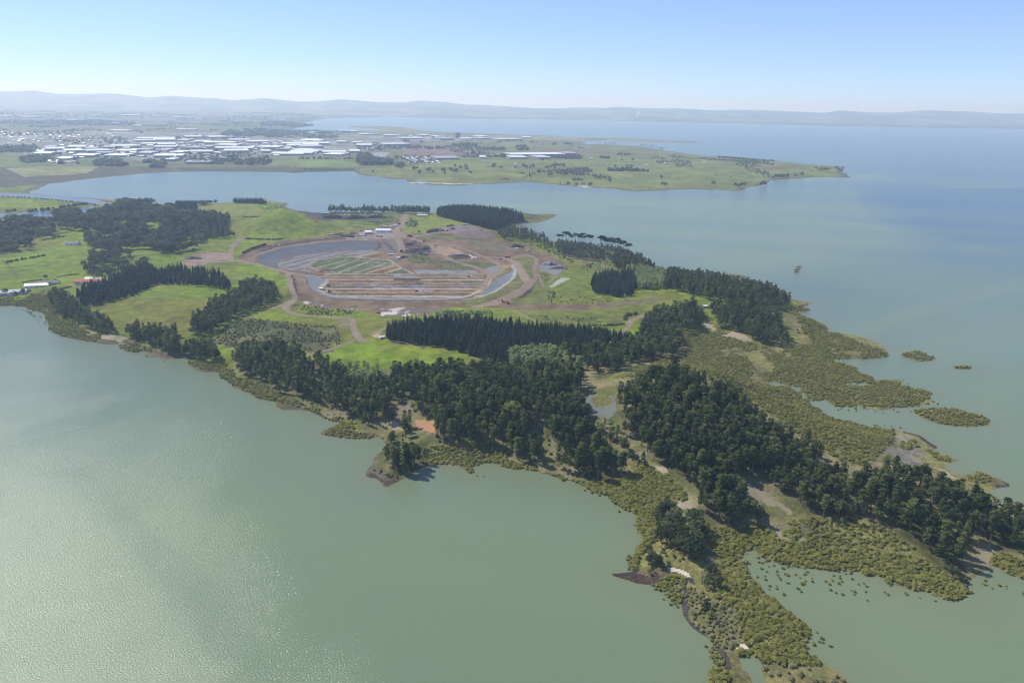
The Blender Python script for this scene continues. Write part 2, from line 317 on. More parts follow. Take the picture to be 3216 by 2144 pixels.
# forest floors
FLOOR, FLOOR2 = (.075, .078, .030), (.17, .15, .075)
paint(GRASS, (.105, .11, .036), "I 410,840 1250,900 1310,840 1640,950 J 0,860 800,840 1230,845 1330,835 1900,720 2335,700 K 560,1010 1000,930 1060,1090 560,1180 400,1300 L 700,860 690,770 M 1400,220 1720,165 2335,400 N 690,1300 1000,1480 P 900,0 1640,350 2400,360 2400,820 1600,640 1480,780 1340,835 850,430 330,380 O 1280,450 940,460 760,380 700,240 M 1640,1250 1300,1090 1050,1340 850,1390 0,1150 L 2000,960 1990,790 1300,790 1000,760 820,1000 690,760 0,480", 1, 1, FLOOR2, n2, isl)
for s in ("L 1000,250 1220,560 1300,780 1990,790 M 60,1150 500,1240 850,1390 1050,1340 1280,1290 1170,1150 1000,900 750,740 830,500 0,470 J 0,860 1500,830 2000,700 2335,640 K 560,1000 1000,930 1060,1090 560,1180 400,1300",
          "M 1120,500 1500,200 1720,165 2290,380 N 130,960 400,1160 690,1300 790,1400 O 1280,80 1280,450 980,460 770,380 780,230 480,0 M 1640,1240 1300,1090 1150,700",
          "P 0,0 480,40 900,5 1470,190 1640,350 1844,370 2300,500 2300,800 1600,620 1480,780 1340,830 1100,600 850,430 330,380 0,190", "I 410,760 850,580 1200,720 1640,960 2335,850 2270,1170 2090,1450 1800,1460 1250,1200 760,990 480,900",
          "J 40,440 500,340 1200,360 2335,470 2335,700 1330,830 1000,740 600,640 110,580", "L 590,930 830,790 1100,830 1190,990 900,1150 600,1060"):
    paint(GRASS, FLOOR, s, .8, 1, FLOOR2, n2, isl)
paint(GRASS, (.17, .155, .07), "M 190,740 290,740 460,1000 440,1100 340,1110 240,900", .8, 1, (.12, .14, .04), n2, isl)
paint(GRASS, (.15, .14, .065), "M 1150,1090 1400,1090 1430,1160 1180,1180 1040,980", .8, 1, (.2, .16, .11), n2, isl)
paint(MUD, (.105, .105, .04), "L 20,720 80,640 180,590 520,700 640,740 700,790 260,765", 1, 1, (.10, .085, .05), n2, isl); paint(GRASS, (.10, .104, .036), "L 560,560 760,560 830,480 1000,440 1220,560 1320,800 1120,840 900,900 700,780 600,720", 1, 1, FLOOR2, n2, isl)
paint(SAND, (.30, .175, .085), "L 1000,560 1100,575 1210,565 1230,720 1150,690 1030,650", .3, 1, (.34, .19, .10), n2, isl)
paint(POND, (.15, .115, .075), "L 725,435 850,400 965,365 985,440 800,515", .3, 1, None, None, isl); paint(SAND, (.30, .23, .17), "L 755,590 810,530 850,600 830,650 770,640", .3, 1, None, None, isl)
paint(POND, (.12, .13, .105), "M 785,480 860,450 1110,475 1130,620 1050,720 960,710 820,650", .3, 1, None, None, isl)
paint(GRASS, (.125, .118, .035), "M 872,462 960,453 1105,490 1060,560 960,600 885,580 860,520", .6, 1, (.105, .11, .05), n2, isl)
for s in ("O 615,275 700,245 775,282 745,362 655,322", "O 550,752 620,758 700,792 716,828 640,802 560,778", "O 1048,1332 1090,1288 1135,1312 1148,1342", "M 1500,1200 1600,1212 1660,1250 1650,1292 1530,1235", "K 1330,912 1450,905 1590,952 1600,972 1400,940",
          "K 1190,825 1260,822 1320,862 1230,862", "H 880,495 990,462 1060,485 1000,500", "H 1060,520 1200,505 1350,548 1260,572 1120,540", "H 430,235 480,225 540,258", "P 1500,640 1600,600 1640,640 1560,760 1490,690", "N 1610,1440 1690,1465 1800,1530 1700,1510", "K 2200,960 2310,975 2300,985", "N 765,430 860,445 850,450 760,436", "N 760,518 860,535 840,542 750,525"):
    w_ = s.startswith('O 550') or s.startswith('O 1048'); paint(SAND, (.50, .44, .35) if w_ else (.27, .225, .155), s, .5, 1, None if w_ else (.20, .175, .105), n2, isl)
line(SAND, (.20, .172, .115), "O 1080,130 1110,170 1160,230 1300,310 1400,370", 3.6, .8); line(SAND, (.20, .175, .12), "P 80,470 110,540 200,560 270,555", 2.5)
paint(ROCK, (.042, .037, .036), "O 160,795 280,770 400,770 500,790 520,830 470,878 330,862", .3, 1, (.09, .065, .05), n2, isl); paint(ROCK, (.06, .053, .05), "L 480,1150 560,1090 640,1160 700,1200 860,1170 790,1235 720,1252 640,1195", .3, 1, (.1, .08, .06), n2, isl)
line(ROCK, (.075, .063, .058), "O 700,850 668,920 652,1000 665,1085 720,1155 800,1220 850,1255 890,1315 935,1385 970,1440", 4.5); line(ROCK, (.07, .06, .05), "N 1400,1170 1500,1195 1600,1262 1655,1292", 4); line(ROCK, (.07, .06, .05), "P 1660,110 1750,165 1690,180", 3)
paint(GRASS, (.13, .12, .05), "O 340,795 420,745 520,740 545,775 505,815 420,830", .8, 1, (.16, .12, .07), n2, isl); paint(GRASS, (.155, .14, .065), "O 700,850 760,900 1060,1080 1080,1250 1000,1340 900,1310 720,1130 690,980", .6, 1, (.1, .105, .04), n2, isl); paint(GRASS, (.19, .16, .07), "O 1160,1500 1230,1430 1582,1430 P 560,1520 600,1700 0,1900", .6, 1, (.12, .12, .05), n2, isl)
paint(GRASS, (.125, .12, .045), "G 1600,420 1760,340 1800,300 2080,285 2160,288 2080,340 1960,380 1900,385", .4, 1, None, None, isl)
# scrub and rough pasture
paint(GRASS, (.115, .125, .03), "G 1850,960 2060,1000 2352,850 K 300,300 480,400 300,440 270,560 480,620 900,560 1270,640 1230,740 900,700 600,760 560,840 0,850 J 1400,420 900,300 1400,230", 1.5, .85, (.125, .15, .026), n1, isl)
paint(GRASS, (.075, .082, .034), "I 200,540 330,440 450,350 640,340 1000,370 1250,400 1500,410 1560,480 1560,600 1450,660 1230,690 1150,660 1000,590 600,600 450,640 300,600", 1, 1, (.105, .10, .045), n2, isl)
paint(GRASS, (.085, .105, .035), "J 1400,290 1700,300 2000,320 2335,330 K 560,760 550,830 300,835 J 2335,400 2000,370 1700,350", 1, 1, (.11, .12, .04), n2, isl)
paint(GRASS, (.07, .10, .03), "J 560,290 700,250 900,260 1180,260 1160,290 1000,320 500,330", 1, 1, (.09, .12, .03), n2, isl)
paint(GRASS, (.10, .115, .035), "K 0,590 200,590 480,620 450,660 0,680 J 1750,40 2100,60 2335,100 2335,190 1740,180", 1, 1, (.14, .17, .03), n2, isl)
paint(GRASS, (.10, .115, .045), "K 0,180 300,200 450,240 480,380 300,400 100,300 0,290", 1, 1, (.15, .14, .05), n2, isl)
paint(GRASS, (.15, .165, .04), "D 1480,290 1760,230 2120,240 2180,330 1900,345 1640,290", .5, 1, None, None, isl)
# --- earthworks
DIRT, DIRT2 = (.120, .082, .051), (.166, .119, .076)
paint(EARTH, DIRT, "E 0,850 0,800 150,700 300,640 700,600 1100,550 1300,500 1560,470 1700,440 1850,400 1980,300 2060,300 2020,420 2100,520 2300,560 G 300,520 560,520 540,480 720,455 1060,400 1200,450 1300,490 1400,540 1400,590 1600,640 1780,660 1900,730 2000,770 2200,840 2265,930 2250,960 2150,1045 1960,985 1900,930 1850,960 1890,1050 1840,1130 1830,1190 1700,1290 1560,1360 2000,1385 K 200,670 500,650 750,610 930,630 750,640 500,690 200,715 0,715 G 1800,1465 1150,1425 750,1440 500,1520 0,1530 E 1650,1510 1500,1470 1100,1445 820,1390 700,1320 640,1200 600,1060 430,970 200,900", .4, 1, DIRT2, n2, isl)
n6 = (fbm(gx/9, gy/16, 36, 3)[:, None]-.5)*2.2+.38
paint(EARTH, (.135, .105, .085), "G 0,1445 750,1430 700,1480 480,1530 0,1540 E 1700,1470", .3, 1, (.38, .35, .32), n6, isl); paint(EARTH, (.135, .105, .085), "E 700,1320 820,1350 1000,1390 1450,1450 1500,1475 1100,1440 800,1385", .3, 1, (.38, .35, .32), n6, isl); paint(EARTH, (.135, .10, .08), "G 1060,790 1200,800 1190,840 1080,835", .3, 1, (.40, .37, .35), n6, isl)
paint(EARTH, (.052, .043, .045), "E 760,262 1000,258 1350,290 1900,300 1960,345 1880,385 1700,405 1560,370 1340,362 1000,368 860,320", .5, 1, (.095, .078, .07), n2, isl)
paint(GRASS, (.105, .135, .035), "E 1640,370 1760,320 1900,300 1960,340 1900,400 1760,385", .4, 1, (.075, .09, .04), n2, isl)
paint(GRASS, (.115, .15, .03), "E 1340,400 1700,440 1660,470 1400,440 1100,480 1000,420", .3, 1, None, None, isl)
paint(GRASS, (.14, .165, .03), "G 340,330 480,320 660,310 900,370 1100,400 1050,405 720,455 540,480 540,520 300,520 240,470 300,400", .4, 1, None, None, isl)
paint(GRASS, (.06, .085, .03), "G 280,400 340,350 430,370 450,420 400,450 300,440", .5, 1, (.08, .10, .04), n2, isl)
paint(EARTH, (.13, .10, .095), "G 820,530 940,515 1110,475 1300,490 1400,540 1400,590 1180,580 900,550", .4, 1, (.155, .12, .11), n2, isl); paint(EARTH, (.17, .145, .135), "G 720,470 800,440 1060,400 1200,450 1290,488 1110,470 940,513 760,520", .3, 1, None, None, isl)
paint(GRASS, (.10, .12, .04), "G 450,590 480,555 700,540 830,560 1200,590 1000,605 600,600", .4, 1, (.13, .11, .07), n2, isl); paint(GRASS, (.125, .115, .06), "G 1000,600 1400,600 1640,690 1600,780 1480,790 1200,700 900,640", .5, 1, (.14, .105, .08), n2, isl)
paint(EARTH, (.042, .036, .036), "G 245,625 400,635 590,680 600,740 560,780 420,800 260,770", .4, 1, (.085, .065, .06), n2, isl)
paint(EARTH, (.115, .10, .098), "E 1740,620 1940,605 1990,700 1960,770 1740,740", .3, 1, (.13, .115, .11), n2, isl)
paint(EARTH, (.23, .165, .12), "G 680,670 800,680 1050,760 900,780 820,800 720,760 640,720", .4, 1, (.3, .2, .13), n2, isl); paint(EARTH, (.07, .055, .05), "G 800,800 900,775 1060,790 1080,830 900,835", .3, 1, None, None, isl)
paint(GRASS, (.085, .105, .036), "G 320,790 500,790 830,850 1400,890 1400,920 1150,960 750,950 600,900 330,880", .5, 1, (.12, .105, .055), n2, isl)
LIN, LIN2 = (.088, .094, .108), (.105, .11, .122)
paint(GRAVEL, LIN, "E 215,850 330,760 500,710 700,672 1050,635 1350,618 1712,612 1718,640 1690,715 1280,730 1000,760 700,790 540,840 460,900 475,945 600,985 400,935 290,890", .2, 1, LIN2, n1, isl)
paint(GRAVEL, (.18, .172, .165), "E 468,900 560,845 700,805 1000,765 1280,738 1700,722 1640,780 1480,805 1270,800 930,900 840,915 810,965 980,1010 640,970 510,945", .2, 1, (.155, .15, .148), n2, isl)
paint(GRAVEL, (.14, .155, .17), "E 800,1030 900,1030 1000,1055 1060,1090 1040,1140 1000,1180 1010,1230 1070,1262 1170,1290 1300,1318 2352,1318 G 700,1315 1000,1300 1030,1312 820,1345 0,1345 E 1700,1347 1300,1332 1100,1302 950,1252 880,1190 850,1100", .25, 1, (.125, .14, .155), n1, isl)
paint(EARTH, (.26, .17, .11), "E 640,1030 720,1040 820,1080 840,1180 760,1120 660,1060", .6, .8, (.2, .14, .1), n2, isl)
paint(GRAVEL, (.145, .152, .16), "G 1030,1312 1200,1270 1270,1205 1340,1130 1440,1060 1580,1000 1600,960 1640,960 1600,1065 1500,1150 1350,1245 1150,1300", .2, 1, (.13, .138, .146), n1, isl)
paint(GRAVEL, (.175, .165, .16), "G 1260,970 1340,920 1420,920 1460,970 1380,1030 1330,1045", .2, 1, None, None, isl)
CELL = (.078, .095, .045)
paint(GRASS, CELL, "E 890,910 980,850 1200,820 1400,820 1850,848 1910,895 1640,965 1560,1015 1180,1005 960,945", .3, 1, (.10, .115, .055), n2, isl); paint(GRASS, CELL, "E 1700,1015 1880,985 2010,960 2110,1010 1900,1020", .3, 1, None, None, isl)
for s in ("G 600,1115 1250,1105 1250,1135 650,1135", "G 850,1000 1120,1000 1130,1022 900,1022", "E 1150,1170 1400,1170 1420,1195 1150,1197", "E 1080,1035 1700,1030 1700,1050 1100,1052", "E 1200,1255 1600,1255 1600,1285 1250,1285", "G 900,1140 1230,1140 1230,1165 920,1168"): paint(GRASS, (.085, .098, .045), s, .3, 1, (.14, .115, .08), n2, isl)
paint(POND, (.19, .188, .18), "G 372,966 700,972 1160,978 1180,1018 800,1005 422,1018", .2, 1, (.14, .14, .135), n2, isl)
BLUE = (.10, .13, .20)
for s in ("E 1600,895 1650,870 1730,868 1720,890 1640,905", "E 1335,972 1380,970 1375,980 1335,982", "E 1755,915 1785,912 1780,928", "E 1530,852 1570,852 1560,862", "G 0,1180 400,1176 600,1188 600,1198 0,1198", "G 850,1180 1110,1176 1130,1196 850,1198", "E 1420,1170 2352,1170 2352,1196 1450,1196", "E 1500,1140 1720,1142 1700,1156 1500,1154", "G 380,1222 640,1222 640,1240 380,1236", "G 100,1034 400,1036 420,1052 110,1050", "G 640,1040 760,1042 750,1052", "E 1100,1020 1260,1022 1250,1032", "G 380,1160 560,1162 540,1172"): paint(POND, BLUE, s, .5, 1, (.17, .19, .22), n2, isl)
paint(GRASS, (.108, .118, .038), "G 930,1400 1000,1335 1200,1292 1400,1245 1560,1135 1650,1035 1690,1000 1745,1150 1700,1212 1480,1312 1160,1420", .4, 1, (.12, .11, .05), n2, isl)
paint(GRASS, (.118, .125, .04), "G 1590,1350 1760,1280 1840,1190 1890,1090 1990,1100 2065,1185 2065,1380 1650,1385", .4, 1, (.10, .12, .035), n2, isl)
paint(GRASS, (.11, .135, .036), "G 1600,830 1790,800 1880,850 1860,950 1830,1090 1760,1040 1700,930", .4, 1, (.13, .12, .05), n2, isl); paint(GRASS, (.15, .14, .05), "G 1450,900 1560,920 1570,980 1440,1050 1360,1075 1470,1000", .3, 1, (.25, .17, .07), n2, isl)
paint(GRAVEL, (.185, .18, .178), "G 1920,930 2050,860 2255,930 2150,1040 1960,980", .4, 1, (.15, .15, .155), n2, isl); paint(GRAVEL, (.27, .29, .25), "G 2062,1168 2210,1060 2322,1070 2255,1110 2090,1186", .2, 1, None, None, isl)
paint(EARTH, (.235, .205, .185), "E 1300,560 1560,490 1900,462 1940,560 1900,588 1600,588 1350,600", .4, 1, (.19, .155, .135), n2, isl)
paint(EARTH, (.175, .125, .095), "D 1480,720 1560,660 1750,620 1880,640 1890,700 1700,735 1560,752", .5, 1, (.22, .165, .13), n2, isl); paint(EARTH, (.15, .115, .085), "K 300,690 600,640 760,615 900,640 700,650 500,690", .5, 1, (.12, .125, .05), n2, isl)
paint(EARTH, (.17, .14, .085), "I 1500,380 1650,360 1700,370 1690,430 1560,420", .5, .8, None, None, isl); paint(EARTH, (.16, .12, .085), "J 0,450 90,430 60,500 0,545 I 1870,520 1930,480 2060,440 2060,500 1960,540", .3, 1, (.3, .24, .16), n2, isl)
# bund shadows painted dark on the benches, then lanes between the cells
BUND_SHADE = (.075, .07, .065)
for s in ("E 545,872 660,832 900,797", "E 530,910 800,842 1020,782 1270,745", "E 610,945 860,877 1180,802 1350,757 1470,742", "E 720,970 790,955"): line(GRAVEL, BUND_SHADE, s, 2.6, .1)
PL = (.29, .235, .185)
for s in ("E 980,940 1330,845", "E 1130,962 1480,842", "E 1230,1000 1640,852", "E 1420,1003 1820,882", "E 890,915 850,905 960,850 1200,815 1420,812 1850,845 1920,900 2140,1010", "E 840,920 1000,985 1180,1000", "E 990,1005 1060,975 1180,1005", "E 600,1000 1050,1055", "E 1050,1040 1270,1000"): line(ROAD, (.235, .20, .165), s, 2.6, .15)
for s in ("E 1580,1005 1900,915", "E 1810,1005 1990,950", "E 1470,810 1700,755"): line(ROAD, (.32, .235, .16), s, 3, .15)
for a, w, c in ((1021, 2.6, (.27, .2, .15)), (1055, 2.4, (.24, .2, .165)), (1089, 3.6, (.29, .235, .18)), (1136, 2.4, (.26, .2, .155)), (1162, 2, (.24, .17, .12)), (1204, 3.6, (.30, .245, .19)), (1246, 2.4, (.30, .21, .14)), (1294, 3.6, (.31, .27, .22))):
    line(ROAD, c, "E %d,%d 1700,%d G 640,%d 1240,%d" % (1080 if a < 1280 else 1150, a-2, a, a+2, a+4-max(0, (a-1200)//9)), w, .2)
for a in (1150, 1180, 1262): line(EARTH, (.10, .078, .065), "E 1200,%d 1700,%d G 640,%d 1150,%d" % (a, a+1, a+3, a+4), 2.4, .4)
line(GRAVEL, (.24, .23, .215), "E 1010,1185 1050,1262 1200,1300 1400,1312 1700,1318 G 700,1325 1000,1310 1150,1290", 2.5, .1); line(GRAVEL, (.25, .245, .24), "G 1000,1335 1200,1308 1360,1250 1510,1155 1620,1060 1640,970 1600,915", 3, .1)
line(ROAD, (.33, .245, .17), "G 1010,1300 1120,1270 1240,1200 1300,1145 1330,1060", 4, .2); line(ROAD, PL, "E 1010,1235 1000,1190 1060,1135 1080,1110", 4, .2)
# narrow dark lines painted along roads, banks and cells
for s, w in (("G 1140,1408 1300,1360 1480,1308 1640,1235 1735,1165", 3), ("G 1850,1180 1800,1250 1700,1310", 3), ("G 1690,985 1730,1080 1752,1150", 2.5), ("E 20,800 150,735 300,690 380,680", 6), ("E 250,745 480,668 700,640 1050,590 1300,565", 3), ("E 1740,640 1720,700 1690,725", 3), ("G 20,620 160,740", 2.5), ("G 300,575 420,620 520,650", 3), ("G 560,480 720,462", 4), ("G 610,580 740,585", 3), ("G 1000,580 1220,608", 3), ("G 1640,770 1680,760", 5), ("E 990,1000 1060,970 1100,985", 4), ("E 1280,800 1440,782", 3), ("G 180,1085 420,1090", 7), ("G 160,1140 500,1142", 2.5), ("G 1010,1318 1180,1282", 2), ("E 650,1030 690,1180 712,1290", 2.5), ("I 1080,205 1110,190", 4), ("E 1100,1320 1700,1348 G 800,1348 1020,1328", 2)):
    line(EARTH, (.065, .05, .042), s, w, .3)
# haul roads
for s, w in (("E 600,1020 630,1150 690,1310 640,1380 570,1430 600,1480 700,1510 900,1542 1300,1556 I 1400,322 1640,320 1695,350 1705,450 1745,520 1800,570", 4.5), ("E 0,850 200,892 430,962 600,1000 640,1030", 4.5), ("E 150,850 250,768 480,698 700,663 1050,620 1340,602 1700,592 1930,585", 4),
             ("E 2050,290 2000,430 1950,470 1950,560 2000,680 2010,740", 7), ("G 290,290 220,420 180,470 200,570 240,680 250,740", 6), ("G 180,470 230,560 420,600 600,660 640,720 700,770 830,850 1000,895 1150,935 1250,985 1330,1040 1290,1110 1240,1200", 5),
             ("G 600,640 900,680 1060,730 1200,790 1340,840 1420,890 1480,950 1450,1000 1350,1060", 4.5), ("G 1560,840 1640,880 1700,960 1750,1050 1800,1140 1780,1180 1650,1260 1500,1330 1350,1380 1160,1420", 8), ("G 1200,800 1340,812 1480,822 1620,820 1780,780 1900,830 1905,880 1870,950 1890,1060 1840,1130", 4),
             ("G 360,590 440,550 560,525 720,515 800,455", 4), ("G 900,520 1100,470 1300,492", 4), ("K 510,925 580,862 605,800 680,765 780,740", 3.5), ("D 1900,700 1885,650 1900,610 1930,560 1980,520 2020,508", 5), ("D 1560,752 1700,720 1900,700 2080,725", 5), ("E 1330,412 1500,425 1700,455 1850,470", 3), ("J 1370,250 1480,300 1640,380", 2.5),
             ("I 1230,710 1450,660 1700,565", 3), ("I 1870,500 2040,430", 2.2), ("I 820,240 960,190 1030,150", 4), ("G 2050,1110 2130,1050", 2.5), ("G 1990,1180 1950,1090 1900,1000", 3), ("E 2000,500 2040,560 2150,600", 4)):
    line(ROAD, (.20, .155, .115) if not s.startswith('G 1560') else (.215, .16, .115), s, w, .2)
line(ROAD, (.17, .15, .125), "D -300,135 0,143 280,152 480,168 760,187 900,202 1060,228 1150,240", 11, .1)
line(MAINL, (.20, .19, .14), "A 60,655 190,718", 8, .1); line(MAINL, (.17, .16, .12), "A 250,840 380,772 620,742 900,712 1200,687", 9, .1)
for s in ("D 260,620 420,595 550,570", "D 400,595 490,625 700,615", "D 440,700 520,650", "D 0,690 60,730 150,850"): line(GRASS, (.10, .10, .05), s, 1.5, .1)

Mgr = ground_mat('pasture_ground'); Mrd = ground_mat('packed_dirt', bump=.1, v1=.15, v2=.2); Mgv = ground_mat('gravel_lining', bump=.1, v1=.10, v2=.10); Mpd = ground_mat('pond_water', rough=.6, bump=0, v1=.15, v2=.1, spec=.12)
Mmu = ground_mat('marsh_mud', s2=.35, v2=.5, bump=.5); Msd = ground_mat('sand', v1=.15, v2=.15, bump=.1); Mea = ground_mat('earthworks_soil', s1=.08, v1=.25, v2=.35, bump=.35); Mml = ground_mat('mainland_ground', s1=.008, s2=.05, v1=.3, v2=.35, bump=0); Mrk = ground_mat('shore_rock', s2=.7, v2=.6, bump=.8)
for cls, nm, mt in ((GRASS, 'island_ground', Mgr), (ROAD, 'dirt_road', Mrd), (GRAVEL, 'gravel_ground', Mgv), (POND, 'pond_water', Mpd), (MUD, 'marsh_ground', Mmu), (SAND, 'sand_beach', Msd), (EARTH, 'earthworks_ground', Mea), (MAINL, 'mainland_ground', Mml), (ROCK, 'rocky_shore', Mrk)):
    k = np.where(CLS == cls)[0]; used, inv = np.unique(Q[k], return_inverse=True)
    o = mesh_np(nm, VERT[used], inv.reshape(-1, 4), mt, face_attr={'land_colour': np.clip(COLR[k], .01, .9)}, smooth_=True); tag(o, kind='structure')

# ------------------------------------------------------------------ light settings
SUN_EL, SUN_AZ, SUNS, SKYS, EXPO = R(48), R(-57), 4.7, .12, 0.30
SKYAIR, SKYDUST, SKYOZ, SKYTINT = .72, .1, 2.4, (.138, .149, .176)
SKYGAM, SKYGAIN = .64, tuple(k/(1.283*.12) for k in (.735, .83, 1.0))
HAZE, HCOL = 8.2e-5, (.58, .74, 1.0, 1)
WAVE, WROUGH = .5, .13

# ------------------------------------------------------------------ lookups on the land sheet
CELLCLS = np.full((nr-1)*(nc-1), -1, np.int8); CELLCLS[np.where(zq.max(1) > -.35)[0]] = CLS; CELLCLS = CELLCLS.reshape(nr-1, nc-1)
def gridpos(P):
    r = np.interp(-P[..., 1], -GY, np.arange(nr))      # GY falls with the row number
    k = CAMH/np.interp(r, np.arange(nr), den)
    c = (P[..., 0]/k*F+CU-uu[0])/4.0
    return np.clip(r, 0, nr-1.001), np.clip(c, 0, nc-1.001)
def z_at(P):
    r, c = gridpos(np.asarray(P, float)); i, j = r.astype(int), c.astype(int); a, b = r-i, c-j
    return (GZ[i, j]*(1-b)+GZ[i, j+1]*b)*(1-a)+(GZ[i+1, j]*(1-b)+GZ[i+1, j+1]*b)*a
def cls_at(P):
    r, c = gridpos(np.asarray(P, float)); return CELLCLS[np.minimum(r.astype(int), nr-2), np.minimum(c.astype(int), nc-2)]
def on_land(x, y, lift=0.0): return np.array([x, y, max(float(z_at(np.array([x, y]))), 0.0)+lift])
def pt(spec):
    """photo pixel -> point on the land sheet"""
    g = ground0(px(spec))
    for _ in range(4): g = ground0(px(spec), np.maximum(z_at(g), 0))
    return np.concatenate([g, np.maximum(z_at(g), 0)[..., None]], -1)

# ------------------------------------------------------------------ foliage
def leaf_mat(name, lo, hi, mass=False, trans=.28, var=.5):
    m, nt = new_mat(name); L = nt.links
    if mass: a = N(nt, 'ShaderNodeAttribute', attribute_name='tint'); src = a.outputs['Fac']
    else: a = N(nt, 'ShaderNodeObjectInfo'); src = a.outputs['Random']
    ge = N(nt, 'ShaderNodeNewGeometry'); no = N(nt, 'ShaderNodeTexNoise', Scale=.35, Detail=3.0, Roughness=.7); L.new(ge.outputs['Position'], no.inputs['Vector'])
    ad = N(nt, 'ShaderNodeMath', operation='MULTIPLY_ADD'); ad.inputs[1].default_value = var*2; L.new(no.outputs['Fac'], ad.inputs[0])
    sb = N(nt, 'ShaderNodeMath', operation='SUBTRACT'); sb.inputs[1].default_value = var; L.new(src, sb.inputs[0]); L.new(sb.outputs[0], ad.inputs[2])
    mx = N(nt, 'ShaderNodeMix', data_type='RGBA'); mx.clamp_factor = True
    mx.inputs[6].default_value = (*lo, 1); mx.inputs[7].default_value = (*hi, 1); L.new(ad.outputs[0], mx.inputs[0])
    d = N(nt, 'ShaderNodeBsdfDiffuse'); t = N(nt, 'ShaderNodeBsdfTranslucent'); ms = N(nt, 'ShaderNodeMixShader', Fac=trans)
    L.new(mx.outputs[2], d.inputs[0]); L.new(mx.outputs[2], t.inputs[0]); L.new(d.outputs[0], ms.inputs[1]); L.new(t.outputs[0], ms.inputs[2])
    o = N(nt, 'ShaderNodeOutputMaterial'); L.new(ms.outputs[0], o.inputs[0]); return m
def quads(c, n, s, g):
    k = len(c); n = n/np.maximum(np.linalg.norm(n, axis=1, keepdims=True), 1e-6)
    r = g.normal(size=(k, 3)); t = np.cross(n, r); t /= np.maximum(np.linalg.norm(t, axis=1, keepdims=True), 1e-6); b = np.cross(n, t)
    s = np.broadcast_to(s, (k,))[:, None]; a = s*g.uniform(.75, 1.25, (k, 1)); b_ = s*g.uniform(.5, .9, (k, 1))
    bend = n*s*.18
    v = np.stack([c-t*a-b*b_*.7, c+t*a*.8-b*b_+bend, c+t*a+b*b_*.8, c-t*a*.7+b*b_-bend], 1).reshape(-1, 3)
    return v, np.arange(4*k).reshape(k, 4)
def crown_from(lobes, n, s, g, spread=.75, up=.25):
    C_ = np.array([l[0] for l in lobes]); R_ = np.array([l[1] for l in lobes])
    w = (R_[:, 0]*R_[:, 2]); k = g.choice(len(lobes), n, p=w/w.sum())
    d = g.normal(size=(n, 3)); d /= np.linalg.norm(d, axis=1, keepdims=True); d[:, 2] = np.where(d[:, 2] < -.45, -d[:, 2], d[:, 2])
    return quads(C_[k]+d*R_[k]*g.uniform(.72, 1.08, (n, 1)), d+g.normal(size=(n, 3))*spread+np.array([0, 0, up]), s*g.uniform(.7, 1.25, n), g)
def tube(path, rad, sides=6):
    path = np.asarray(path, float); vs, fs = [], []; a = np.arange(sides)*2*np.pi/sides
    for i, p in enumerate(path):
        d = path[min(i+1, len(path)-1)]-path[max(i-1, 0)]; d /= np.linalg.norm(d)+1e-9
        t = np.cross(d, [0.3, 1, .1]); t /= np.linalg.norm(t); b = np.cross(d, t)
        vs.append(p+rad[i]*(np.cos(a)[:, None]*t+np.sin(a)[:, None]*b))
        if i: 
            o = (i-1)*sides; k = np.arange(sides); fs.append(np.stack([o+k, o+(k+1) % sides, o+sides+(k+1) % sides, o+sides+k], 1))
    return np.concatenate(vs), np.concatenate(fs)
def join(parts):
    vs, fs, o = [], [], 0
    for v, f in parts: vs.append(v); fs.append(f+o); o += len(v)
    return np.concatenate(vs), np.concatenate(fs)
# all trees are made 1 high and scaled
def pine(g, n, s):                                   # old radiata: bare lower trunk, lumpy irregular head
    lobes, limbs = [], []; lean = g.normal(size=2)*.03; low = g.uniform(.3, .45)
    for i in range(g.integers(13, 18)):
        t = low+(.97-low)*(i+.5)/15; t = min(t, .96); u = (t-low)/(1-low); r = (.090*np.sqrt(max(0, 1-(u*1.15-.45)**2)) if u < .95 else .04)*g.uniform(.55, 1.35)
        a = i*2.4+g.uniform(-.4, .4); c = np.array([np.cos(a)*r*.72, np.sin(a)*r*.72, t])+np.append(lean*t, 0)
        q = g.uniform(.050, .076)*(1.08-.22*u); lobes.append((c, np.array([q*1.15, q*1.15, q*.85]))); limbs.append((t, c))
    lobes.append((np.array([lean[0], lean[1], .94]), np.array([.06, .06, .07])))
    cr = crown_from(lobes, n, s, g)
    tr = [tube([[0, 0, -.03], [lean[0]*.4, lean[1]*.4, .45], [lean[0], lean[1], .9]], [.019, .013, .004])]
    for t, c in limbs[::3]: tr.append(tube([[lean[0]*t, lean[1]*t, t-.07], c*[.9, .9, 1]], [.006, .002], 4))
    return cr, join(tr)
def conifer(g, n, s):                                # young plantation pine: pointed, skirted
    t = 1-np.sqrt(g.uniform(.0, 1, n))*.86; layer = np.round(t*11)/11+g.normal(size=n)*.012; t = np.where(g.random(n) < .7, layer, t)
    r = .155*np.clip(1.02-t, 0, 1)**.8*np.where(t < .3, .75+t*.8, 1)*g.uniform(.55, 1.12, n); a = g.uniform(0, 2*np.pi, n)+np.sin(t*40)*.5
    c = np.stack([np.cos(a)*r, np.sin(a)*r, t+.02-r*.25], 1); nrm = np.stack([np.cos(a), np.sin(a), np.full(n, .65)], 1)+g.normal(size=(n, 3))*.5
    return quads(c, nrm, s*np.clip(.55+1.1*(1-t), .5, 1.2), g), tube([[0, 0, -.03], [0, 0, .5], [0, 0, .97]], [.014, .009, .003], 5)
